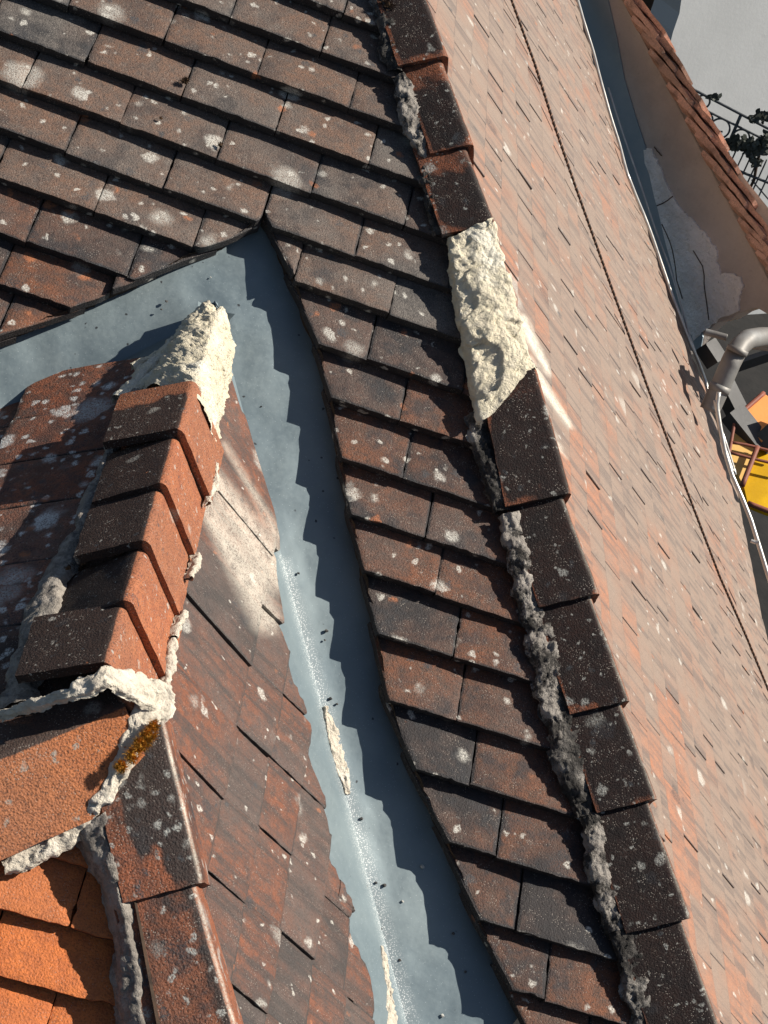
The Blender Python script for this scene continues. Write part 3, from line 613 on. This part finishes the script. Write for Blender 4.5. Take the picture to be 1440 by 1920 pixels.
# grey mortar under the south-east hip
v, f = loft([uns('F', [(125, 1562), (150, 1600), (182, 1660), (205, 1740), (214, 1790), (208, 1840), (214, 1900), (212, 1960)], -.004), uns('F', [(150, 1550), (175, 1600), (200, 1660), (222, 1740), (230, 1790), (228, 1840), (234, 1900), (236, 1960)], .022), uns('F', [(196, 1520), (204, 1580), (220, 1660), (236, 1720), (248, 1790), (256, 1840), (264, 1900), (270, 1960)], .034), uns('F', [(215, 1520), (222, 1580), (240, 1660), (260, 1720), (268, 1790), (276, 1840), (284, 1900), (290, 1960)], .02)], 130, 9, mort(.003, 50, step=.001))
tag(obj('mortar_bed', v, f, M['mbed']), 'shaded grey mortar filling below the lichened hip tile, lower left', 'mortar')
# mortar along the left foot of the main hip
def hipstrip(pts, wid, H, mat, lb, off=.006):
    v, f = ribbon(uns('A', pts, off), nA, [q * 1.3 for q in wid], H * .5, .0045, 60, ks=9, step=.002); tag(obj('mortar_strip', v, f, M[mat]), lb, 'mortar')
hipstrip([(715, -20), (728, 40), (735, 95), (742, 135)], [.016, .018, .014, .010], .016, 'mdark', 'mossy dark mortar beside the topmost hip tile')
hipstrip([(752, 140), (765, 180), (775, 215), (785, 255), (795, 300)], [.006, .016, .018, .014, .008], .018, 'mgrey', 'flaky grey mortar piece left of the second hip tile')
hipstrip([(795, 290), (805, 340), (812, 390), (828, 440)], [.010, .010, .010, .010], .012, 'mdark', 'thin dark mortar line left of the third hip tile')
hipstrip([(893, 775), (905, 815), (920, 870), (932, 915), (940, 960)], [.010, .014, .016, .012, .012], .016, 'mdark', 'blackened mortar beside the pointed hip tile under the gap')
hipstrip([(955, 965), (968, 1010), (975, 1060), (985, 1110), (1000, 1160)], [.012, .018, .016, .018, .014], .018, 'mgrey', 'grey mortar beside the second black hip tile below the gap')
hipstrip([(1000, 1150), (1018, 1200), (1028, 1260), (1038, 1310), (1048, 1390)], [.016, .022, .018, .020, .010], .018, 'mgrey', 'wide pale mortar patch beside the third hip tile below the gap')
hipstrip([(1052, 1340), (1068, 1400), (1078, 1450), (1095, 1530)], [.012, .024, .022, .014], .018, 'mdark', 'sooty mortar beside the short hip tile')
hipstrip([(1102, 1525), (1120, 1570), (1132, 1630), (1142, 1690), (1160, 1745)], [.012, .020, .020, .014, .012], .018, 'mgrey', 'pale crumbly mortar left of the long lower hip tile')
hipstrip([(1165, 1740), (1185, 1790), (1200, 1850), (1218, 1940)], [.014, .018, .020, .022], .016, 'mdark', 'dark speckled mortar at the bottom beside the lowest hip tile')

# ================================================================== things on the roof
def onzinc(x, y):
    a, b = un('A', x, y, HL + .0005), un('D', x, y, HD + .0005); return a if dist(a) < dist(b) else b
for pts, w_, H, lb in (([(608, 1325), (614, 1345), (624, 1380), (637, 1430), (652, 1490)], [.002, .008, .013, .013, .004], .0012, 'upper streak of cream cement droppings on the fold of the zinc valley'), ([(714, 1775), (722, 1820), (728, 1880), (732, 1940)], [.003, .009, .012, .012], .0012, 'lower streak of cream cement droppings at the bottom of the zinc valley')):
    P_ = [onzinc(x, y) for x, y in pts]; v, f = ribbon(P_, nrm(nA + nD), w_, H * .3, .0026, 140, ks=10); v = np.asarray(v) + nrm(nA + nD) * .0034; tag(obj('cement_spill', v, f, M['mortar2']), lb, 'cement')
# stranded cable lying across the east slope
cpth = np.array([un('B', x, y, .010) for x, y in [(945, -40), (960, 2), (1003, 120), (1040, 236), (1080, 352), (1140, 520), (1213, 722), (1290, 925), (1350, 1082), (1400, 1195), (1440, 1292), (1470, 1370)]])
P = resample(cpth, 2600); T = np.gradient(P, axis=0); T /= np.linalg.norm(T, axis=1, keepdims=True)
rootC = empty('twisted_cable', P[1300], 'thin twisted dark cable running diagonally down the long pinkish roof slope', 'cable')
M['cab'] = plain('dark_cable', (.03, .018, .012), (.05, .028, .018), 60); M['cab2'] = plain('worn_strand', (.42, .26, .18), (.3, .17, .11), 60)
v, f = tube(resample(cpth, 200), .0035, 6); obj('core', v, f, M['cab'], rootC)
a_ = np.cross(T, nB); a_ /= np.linalg.norm(a_, axis=1, keepdims=True); b_ = np.cross(T, a_); L = np.r_[0, np.cumsum(np.linalg.norm(np.diff(P, axis=0), axis=1))]
ph = 2 * math.pi * L / .016; hp = P + .0032 * (np.cos(ph)[:, None] * a_ + np.sin(ph)[:, None] * b_)
v, f = tube(hp, .0016, 4); obj('strand', v, f, M['cab2'], rootC)
# moss
def moss_mat(name, c1, c2): return plain(name, c1, c2, 150, .9, b=.002, bs=300)
M['moss'] = moss_mat('rusty_moss', (.62, .27, .03), (.3, .17, .02)); M['dmoss'] = moss_mat('dark_moss', (.05, .035, .022), (.16, .09, .045))
def tuft(c, n, r, k, mat, label, cnt=260, group=None):
    mb = MB_(); rr = random.Random(k); n = nrm(n); a = nrm(np.cross(n, V(.3, 1, .2))); b = np.cross(n, a)
    for q in range(cnt):
        th = rr.uniform(0, 6.283); ph_ = math.acos(rr.uniform(.0, 1)); d = math.sin(ph_) * (math.cos(th) * a + math.sin(th) * b) + math.cos(ph_) * n
        if q % 40 == 0: oc = (a * rr.uniform(-.6, .6) + b * rr.uniform(-.6, .6)) * r; rs = rr.uniform(.45, .75)
        base = c + oc + d * r * .3 * rs; tip = c + oc + d * r * rs * rr.uniform(.85, 1.25); t = nrm(np.cross(d, V(rr.random(), rr.random(), .3))) * r * .05
        mb.add([base - t, base + t, tip + V(*[rr.uniform(-.1, .1) * r for _ in range(3)])], [(0, 1, 2)])
    vs, fs = [], []
    for i in range(7):
        for j in range(12):
            p_, t_ = i / 6 * math.pi / 2, j / 12 * 6.283; d = math.sin(p_) * (math.cos(t_) * a + math.sin(t_) * b) + math.cos(p_) * n; vs.append(c + d * r * (.5 + .3 * frac(c + d * .02, 90, 2)) - n * r * .15)
    fs = [(i * 12 + j, i * 12 + (j + 1) % 12, (i + 1) * 12 + (j + 1) % 12, (i + 1) * 12 + j) for i in range(6) for j in range(12)]
    mb.add(vs, fs); tag(mb.build('moss_tuft', M[mat], None, False), label, 'moss', group)
mcs = [(288, 1362, .0062), (277, 1380, .0078), (262, 1400, .0078), (247, 1418, .0068), (226, 1438, .0068)]
ml = ['uppermost golden moss tuft at the edge of the cream cement band', 'largest golden-orange moss tuft, second down the cement band', 'middle golden moss tuft beside the cement band', 'fourth golden moss tuft down the cement band', 'lowest golden moss tuft at the edge of the cement band']
for i, (x, y, r) in enumerate(mcs): tuft(un('F', x, y, .058), nF, r * 1.35, i, 'moss', ml[i], cnt=900, group='golden moss tufts along the cement band')
for i, (x, y, r, lb) in enumerate([(728, 12, .017, 'brown moss clump at the top edge beside the topmost hip tile'), (738, 82, .016, 'long brown moss clump left of the topmost hip tile'), (742, 108, .010, 'small brown moss ball under the topmost hip tile'), (346, 152, .010, 'round black moss ball alone on the upper tiles'), (413, 272, .006, 'tiny black moss speck on the upper tiles near white lichen'), (302, 222, .004, 'tiny dark moss dot on a white lichen')]):
    tuft(un('A', x, y, .012 if i < 3 else .0), nA, r, 40 + i, 'dmoss', lb, 320)
for i, (x, y, lb) in enumerate([(128, 1064, 'small brown moss clump at the left foot of the middle ridge tile'), (155, 1055, 'dry moss bit on the grey mortar by the ridge tiles'), (112, 1180, 'dry moss clump at the left foot of the fourth ridge tile')]):
    tuft(un('E', x, y, .018), nE, .007, 60 + i, 'dmoss', lb, 200)
# pebbles and chips in the valley
M['chip'] = plain('dark_chip', (.03, .03, .032), (.08, .075, .07), 200); M['chipw'] = plain('pale_chip', (.5, .5, .46), (.35, .34, .31), 200)
def pebble(c, r, k, mat, nm, label, grp):
    rr = random.Random(k); vs = []
    for i in range(5):
        for j in range(8):
            p_, t_ = i / 4 * math.pi, j / 8 * 6.283; d = V(math.sin(p_) * math.cos(t_), math.sin(p_) * math.sin(t_), math.cos(p_) * .6); vs.append(c + d * r * (1 + .5 * frac(c * 9 + d * 3 + k, 1., 2)))
    fs = [(i * 8 + j, i * 8 + (j + 1) % 8, (i + 1) * 8 + (j + 1) % 8, (i + 1) * 8 + j) for i in range(4) for j in range(8)]
    tag(obj(nm, vs, fs, M[mat], None, False), label, 'grit', grp)
for k, (x, y, r, m_) in enumerate([(312, 565, .0028, 'chip'), (303, 580, .002, 'chip'), (612, 1183, .0034, 'chip'), (609, 1200, .0018, 'chip'), (490, 762, .0016, 'chip'), (792, 1625, .0032, 'chipw'), (620, 1310, .003, 'chip'), (632, 1320, .0022, 'chip'), (678, 1535, .0026, 'chip'), (721, 1660, .003, 'chip'), (705, 1655, .0022, 'chip'), (713, 1742, .003, 'chip'), (755, 1690, .002, 'chipw'), (850, 1750, .0022, 'chip'), (873, 1822, .0024, 'chip'), (750, 1800, .002, 'chip'), (830, 1905, .003, 'chipw'), (560, 1075, .0022, 'chip'), (540, 1225, .0018, 'chip'), (395, 520, .0016, 'chipw')]):
    wh = ('on the lit zinc above the pale mortar tip' if y < 600 and x < 420 else 'near the middle fold of the zinc valley' if y < 1250 else 'on the zinc beside the upper cement streak' if y < 1400 else 'low on the zinc valley beside the gritty fold' if x < 735 else 'low on the smooth right half of the zinc sheet')
    pebble(un('A', x, y, HL + .001), r, k, m_, 'grit_crumb', ('tiny ' if r < .0023 else 'larger ') + ('dark' if m_ == 'chip' else 'pale') + ' grit crumb ' + wh, ('dark' if m_ == 'chip' else 'pale') + ' grit crumbs on the zinc')
# ================================================================== neighbour's gable wall and the yard beyond
def wp(a, yy): return V(HX + a * math.cos(TB), yy, -a * math.sin(TB))
q0, q1 = wp(.559, 3.707), wp(1.652, 2.763); wu = nrm(V(q1[0] - q0[0], q1[1] - q0[1], 0)); wn = V(wu[1], -wu[0], 0) 
if wn @ (CAM - q0) < 0: wn = -wn
WALL = (wn, q0 - wn * .11); WALLF = (wn, q0 - wn * .104); VG = (wn, q0 - wn * .05)
up = V(0, 0, 1)
M['wall'] = stone_mat('brown_render', (.5, .445, .4), (.43, .38, .345), (.56, .5, .455), 7, .004, dark=.25)
M['patch'] = stone_mat('grey_render', (.92, .9, .87), (.74, .72, .69), (.95, .93, .9), 14, .012, dark=.7, dcol=(.14, .13, .12))
M['zinc'] = plain('dull_zinc', (.27, .34, .39), (.33, .39, .43), 6, .5, .3); M['bright'] = plain('bright_zinc', (.7, .68, .62), (.55, .53, .5), 20, .35, .5)
M['verge'] = tile_mat('verge_tile', clay=(.85, .5, .36), clay2=(.7, .42, .31), pat=(.3, .23, .18), grey=(.3, .22, .17), greyamt=.6, bias=-.05, lich=.3, orange=0, grit=.8)
def slab(pl, pts, th, mat, name, parent=None, jag=0, sub=1):
    n, o = pl; F_ = [un(pl, x, y) for x, y in pts]; B_ = [p - n * th for p in F_]; k = len(pts)
    return obj(name, F_ + B_, [tuple(range(k)), tuple(range(2 * k - 1, k - 1, -1))] + [(i, i + k, (i + 1) % k + k, (i + 1) % k) for i in range(k)], mat, parent, False)
rg = random.Random(3)
foot = [(1290, 665), (1318, 628), (1345, 606), (1372, 597), (1392, 586), (1404, 580), (1418, 577), (1432, 586), (1460, 600), (1640, 640)]
foot = [(x + rg.uniform(-2, 2), y + rg.uniform(-2, 2)) for x, y in foot]
o = slab(WALL, [(1000, -200), (1040, -260), (1130, -70), (1178, 22), (1235, 132), (1300, 254), (1370, 388), (1440, 524), (1600, 830)] + foot[::-1] + [(1250, 640), (1150, 400)], .06, M['wall'], 'gable_wall')
tag(o, 'brown rendered gable wall of the neighbouring house with a ragged lower edge', 'wall')
pp = [(1206, 283), (1220, 276), (1230, 300), (1243, 330), (1254, 355), (1268, 384), (1282, 398), (1296, 412), (1318, 434), (1333, 452), (1344, 470), (1343, 492), (1352, 514), (1372, 512), (1388, 520), (1392, 536), (1386, 556), (1383, 584), (1345, 600), (1322, 618), (1300, 640), (1280, 600), (1255, 480), (1225, 370)]
sb = []
for i in range(len(pp)):
    (xa, ya), (xb, yb) = pp[i], pp[(i + 1) % len(pp)]
    for t in (0, .25, .5, .75): sb.append((xa + (xb - xa) * t + rg.uniform(-2.2, 2.2), ya + (yb - ya) * t + rg.uniform(-2.2, 2.2)))
o = slab((wn, WALL[1] + wn * .008), sb, .012, M['patch'], 'render_patch'); tag(o, 'lighter grey render patch with cracks low on the brown gable wall', 'render')
for pts in ([(1232, 386), (1245, 380), (1262, 368)], [(1226, 275), (1240, 292)], [(1240, 420), (1250, 440), (1262, 470), (1268, 520), (1280, 560)], [(1300, 470), (1318, 500), (1322, 540), (1330, 600)]):
    v, f = tube([un((wn, WALL[1] + wn * .0085), x + rg.uniform(-1, 1), y) for x, y in resample(np.array([(a, b, 0) for a, b in pts]), 9)[:, :2]], .002, 5); c_o = obj('crack', v, f, M['under'], o)
o = slab(WALLF, [(1065, -60), (1118, -80), (1140, 0), (1156, 70), (1171, 150), (1192, 220), (1215, 290), (1238, 355), (1260, 425), (1282, 500), (1300, 565), (1318, 632), (1311, 668), (1270, 640), (1220, 500), (1120, 200), (1060, 0)], .004, M['zinc'], 'wall_flashing')
tag(o, 'blue-grey zinc flashing band running down the foot of the gable wall', 'flashing')
# raised bright zinc rim along the verge of the east slope
rim = [un('B', x, y, .012) for x, y in [(1080, -10), (1092, 35), (1110, 92), (1130, 165), (1160, 262), (1178, 330), (1206, 400), (1236, 480), (1254, 530), (1275, 590), (1296, 648), (1322, 712), (1345, 780), (1362, 832), (1378, 890)]]
P = resample(rim, 90); P = np.array([p + V(.004 * frac(p, 3, 2), 0, .006 * frac(p + 3, 3.5, 2)) for p in P]); v, f = tube(P, .0055, 8)
tag(obj('zinc_rim', v, f, M['bright']), 'bright wavy zinc rim along the far edge of the pinkish slope', 'flashing')
P = resample([un('B', x, y, .01) for x, y in [(1140, 165), (1175, 270), (1205, 360), (1228, 425), (1255, 500), (1290, 620), (1330, 740)]], 80); P = np.array([p + V(0, 0, .006 * frac(p + 9, 4, 2)) for p in P]); v, f = tube(P, .0035, 7)
tag(obj('zinc_rim', v, f, M['bright']), 'thinner bright seam just inside the wavy zinc rim', 'flashing')
# verge tiles: overlapping slabs sticking out of the neighbour's rake
for k in range(-7, 19):
    x0, y0 = 1235.5 + 16.6 * k, 126 + 31.3 * k; r = random.Random(k + 50); x0 += r.uniform(-2.5, 2.5); y0 += r.uniform(-2.5, 2.5)
    A_ = un(VG, x0, y0); B_ = un(VG, x0 + 60 + r.uniform(-4, 4), y0 + 68); ax = (B_ - A_) / 2; t = nrm(np.cross(ax, wn)); t = t if t[2] > 0 else -t
    mb = MB_()
    for lay in (0, 1):
        n_ = 12; vs = []
        hgt = .0075 + .002 * r.random()
        for i in range(n_ + 1):
            c = A_ + 2 * ax * (i / n_) + t * (lay * .019 + .006 * math.sin(i / n_ * 3.1)) + ax * (.1 * lay)
            jt = wn * (.004 * frac(c, 40, 3) - .02 * lay)
            for sgn, dp in ((1, 0), (1, -.10), (-1, -.10), (-1, 0)): vs.append(c + t * hgt * sgn + wn * dp + up * dp * .68 + jt + t * .0015 * frac(c + sgn, 60, 2))
        fs = [(4 * i + q, 4 * i + (q + 1) % 4, 4 * i + 4 + (q + 1) % 4, 4 * i + 4 + q) for i in range(n_) for q in range(4)] + [(3, 2, 1, 0), (4 * n_, 4 * n_ + 1, 4 * n_ + 2, 4 * n_ + 3)]
        mb.add(vs, fs, 0, pat=[r.uniform(-.2, .2)] * len(vs), lime=[0] * len(vs))
    px, py = x0 + 33, y0 + 37
    if k in (-7, -6): continue
    vn = k + 5; od = ['first', 'second', 'third', 'fourth', 'fifth', 'sixth', 'seventh', 'eighth', 'ninth', 'tenth', 'eleventh', 'twelfth', 'thirteenth']
    tag(mb.build('verge_tile', M['verge'], None, False), 'salmon clay verge tile, %s %s end of the gable rake' % (od[min(12, vn)] if vn < 12 else od[min(12, 23 - vn)], 'from the top' if vn < 12 else 'from the bottom'), 'roof tile', 'verge tiles on the rake of the gable wall')
# far pale wall, brown shed, railing with rings and ivy
FU = V(.961, -.276, 0); FN = V(-.276, -.961, 0)
d0 = nrm(ROT @ V((1287 - 720) / FPX, -(160 - 960) / FPX, -1)); RPt = CAM + d0 * 13; RAIL = (FN, RPt); FAR = (nrm(V(.62, -.78, 0)), RPt - FN * 1.2)
M['pale'] = plain('pale_render', (.58, .59, .585), (.54, .55, .545), 1.5, .9, b=.002, bs=30)
M['iron'] = plain('grey_iron', (.09, .095, .1), (.13, .135, .14), 30, .6, .3)
M['leaf'] = plain('hazed_ivy_leaf', (.05, .055, .047), (.08, .088, .07), 20, .6)  # lighter grey-green: haze painted into the leaf colour
M['timber'] = plain('brown_boards', (.1, .06, .035), (.05, .032, .022), 5, .8, b=.01, bs=12)
o = slab(FAR, [(1286, -60), (1274, 25), (1262, 60), (1252, 100), (1246, 220), (1300, 700), (1700, 700), (1700, -60)], .3, M['pale'], 'pale_wall'); tag(o, 'smooth pale grey wall beyond the railing, top right', 'wall')
o = slab((FN, RPt - FN * 1.9), [(1120, -80), (1330, -80), (1300, 300), (1180, 300)], .3, M['timber'], 'timber_wall'); tag(o, 'dark brown timber wall between the verge tiles and the pale wall at the top', 'wall')
rootR = empty('iron_railing', un(RAIL, 1360, 300), 'grey wrought-iron railing with rings, in front of the pale wall', 'railing')
def bar(pts, r, nm): v, f = tube(resample([un(RAIL, x, y) for x, y in pts], 12), r, 6); return obj(nm, v, f, M['iron'], rootR)
z = lambda x, y: (1220 + x / 6.545, 120 + y / 6.545)
bar([z(380, 235), z(1560, 855)], .012, 'rail'); bar([z(540, 500), z(1560, 1010)], .010, 'rail'); bar([z(940, 1255), z(1600, 1520)], .012, 'rail')
bar([z(1105, 630), z(990, 900), z(760, 1380)], .013, 'post')
def ring(cx, cy, r, a0=0, a1=6.283):
    c = un(RAIL, *z(cx, cy)); rr = r / 6.545 * np.linalg.norm(c - CAM) / FPX * 1.02
    v, f = tube([c + rr * (math.cos(a) * FU + math.sin(a) * up) for a in np.linspace(a0, a1, 40)], .008, 6, False); obj('ring', v, f, M['iron'], rootR)
ring(648, 460, 72); ring(650, 690, 105); ring(850, 790, 112); ring(1110, 905, 95); ring(1390, 1010, 100)
for k in range(9):
    x = 700 + k * 88; y = 960 + k * 42; bar([z(x + 60 + 50, y - 80), z(x - 140 + 20, y + 420)], .0065, 'baluster')
bar([z(800, 825), z(885, 830)], .008, 'scroll'); bar([z(840, 830), z(770, 960)], .008, 'scroll')
bar([z(1240, 1420), z(1500, 1720)], .008, 'brace')
mb = MB_(); rr = random.Random(11); cen = []
for (cx, cy, sx, sy, n_) in ((1080, 980, 190, 80, 170), (1250, 1030, 150, 110, 190), (900, 1010, 40, 40, 30), (1390, 640, 80, 60, 70), (1260, 670, 60, 40, 40), (790, 405, 60, 20, 26), (1420, 960, 60, 130, 120), (1300, 1200, 90, 60, 60)):
    for _ in range(n_): cen.append((rr.gauss(cx, sx * .45), rr.gauss(cy, sy * .45)))
for cx, cy in cen:
    c = un((FN, RPt + FN * rr.uniform(-.05, .12)), *z(cx, cy)); a = nrm(V(rr.gauss(0, 1), rr.gauss(0, .5), rr.gauss(0, 1))); b = nrm(np.cross(a, V(rr.gauss(0, .4), -1, rr.gauss(0, .4)))); s_ = rr.uniform(.014, .032)
    mb.add([c - a * s_, c - a * s_ * .3 + b * s_ * .6, c + a * s_ * .4 + b * s_ * .5, c + a * s_, c + a * s_ * .4 - b * s_ * .5, c - a * s_ * .3 - b * s_ * .6], [(0, 1, 2, 3, 4, 5)])
ri_ = empty('climbing_plant', un(RAIL, 1410, 290), 'dark leafy climbing plant tangled in the iron railing', 'plant')
mb.build('foliage', M['leaf'], ri_, False)
v, f = tube(resample([un(RAIL, *z(1330, 1120)), un(RAIL, *z(1290, 1300)), un(RAIL, *z(1270, 1420)), un(RAIL, *z(1180, 1600))], 14), .012, 6); obj('stem', v, f, M['timber'], ri_)
# yard: ground, downpipe, cables, awning
M['yard'] = plain('yard_shade_dark', (.007, .007, .007), (.014, .013, .012), 3, .9, b=.02, bs=6)  # near-black ground colour stands in for the yard's shade
o = obj('ground', [(-60, -60, -5.2), (60, -60, -5.2), (60, 60, -5.2), (-60, 60, -5.2)], [(0, 1, 2, 3)], M['yard'], None, False); tag(o, kind='structure')
def far(x, y, d): return CAM + nrm(ROT @ V((x - 720) / FPX, -(y - 960) / FPX, -1)) * d
M['pipe'] = plain('weathered_pipe', (.2, .19, .175), (.28, .28, .27), 7, .55, .3)
rp = empty('downpipe', far(1380, 680, 5.3), 'thick grey zinc downpipe with an elbow beside the eave, right edge', 'downpipe')
v, f = tube(resample([far(1330, 770, 5.2), far(1352, 722, 5.2), far(1372, 676, 5.2), far(1386, 650, 5.25), far(1402, 636, 5.3), far(1425, 632, 5.4), far(1480, 632, 5.6)], 50), .032, 20); obj('pipe', v, f, M['pipe'], rp)
for (xa, ya, xb, yb) in ((1352, 722, 1346, 735), (1385, 652, 1380, 662)):
    v, f = tube([far(xa, ya, 5.2), far(xb, yb, 5.2)], .0345, 20); obj('collar', v, f, M['pipe'], rp)
def rod(pts, d, r, nm, mat, lb, cat='pipe'):
    v, f = tube(resample([far(x, y, d) for x, y in pts], 40), r, 10); tag(obj(nm, v, f, M[mat]), lb, cat)
rod([(1322, 622), (1345, 628), (1363, 633)], 5.25, .011, 'thin_pipe', 'pipe', 'short thin grey pipe joining the downpipe elbow from the wall')
rod([(1395, 645), (1420, 648), (1470, 655)], 5.5, .014, 'thin_pipe', 'pipe', 'thin grey pipe running off right behind the elbow')
rod([(1348, 735), (1344, 760), (1350, 800), (1360, 850), (1372, 890), (1392, 935), (1408, 975), (1422, 1020), (1438, 1072), (1460, 1140)], 4.6, .0062, 'white_cable', 'bright', 'white cable following the eave below the downpipe', 'cable')
rod([(1340, 750), (1356, 830), (1374, 885)], 4.6, .004, 'white_cable', 'bright', 'thin second white cable just left of the main one', 'cable')
rod([(1408, 1014), (1416, 1017), (1424, 1016)], 4.55, .005, 'cable_clip', 'bright', 'small white clip across the white cable', 'clip')
# awning
M['or'] = plain('orange_panel', (.85, .33, .09), (.8, .29, .08), 3, .5); M['be'] = plain('sand_panel', (.68, .42, .13), (.62, .37, .11), 3, .5); M['ye'] = plain('yellow_panel', (.72, .42, .0), (.5, .28, .0), 4, .4); M['bm'] = plain('steel_beam', (.05, .05, .05), (.075, .075, .075), 6, .6, .3); M['fr'] = plain('brown_frame', (.25, .08, .05), (.2, .07, .045), 9, .6)
AW = (nrm(V(-.15, -.35, 1)), V(0, 0, -2.9))
ra = empty('awning', un(AW, 1410, 860), 'orange and yellow panelled awning roof below in the yard, right edge', 'awning')
def pan(pts, mat, nm, up_=0, th=.03): AWo = (AW[0], AW[1] + AW[0] * up_); return slab(AWo, pts, th, M[mat], nm, ra)
pan([(1387, 775), (1432, 737), (1520, 800), (1428, 828)], 'or', 'panel', .02)
pan([(1379, 788), (1418, 838), (1407, 870), (1391, 905), (1366, 855)], 'be', 'panel')
pan([(1418, 840), (1500, 860), (1500, 975), (1440, 958), (1402, 943), (1394, 908)], 'ye', 'panel', -.02)
for pts, r, m_ in (([(1378, 788), (1366, 856)], .007, 'fr'), ([(1420, 838), (1392, 910)], .011, 'fr'), ([(1368, 829), (1400, 834), (1470, 852)], .006, 'fr'), ([(1366, 848), (1420, 862), (1480, 876)], .006, 'fr'), ([(1402, 943), (1440, 958), (1480, 968)], .01, 'fr'), ([(1387, 776), (1432, 737)], .01, 'fr')):
    v, f = tube(resample([un((AW[0], AW[1] + AW[0] * .03), x, y) for x, y in pts], 8), r, 6); obj('frame_bar', v, f, M[m_], ra)
def beam(pts, w_, d, lb):
    P = [far(x, y, d) for x, y in pts]; ax = (P[1] - P[0]) / 2; a = nrm(ax); s_ = nrm(np.cross(a, V(0, -.3, 1))); t = np.cross(s_, a); v, f = box((P[0] + P[1]) / 2, ax, s_ * w_, t * .03); tag(obj('steel_beam', v, f, M['bm'], None, False), lb, 'beam')
beam([(1352, 712), (1396, 800)], .035, 6.6, 'dark steel beam slanting from the downpipe to the awning'); beam([(1372, 772), (1425, 838)], .045, 6.4, 'dark grey beam lying across the awning panels')
beam([(1425, 838), (1500, 770)], .04, 6.4, 'steel beam meeting the other at the awning corner'); beam([(1370, 690), (1460, 660)], .012, 7.2, 'thin dark bar behind the downpipe in the yard')
beam([(1322, 645), (1345, 680)], .03, 5.9, 'dark grey metal plate under the wall corner')
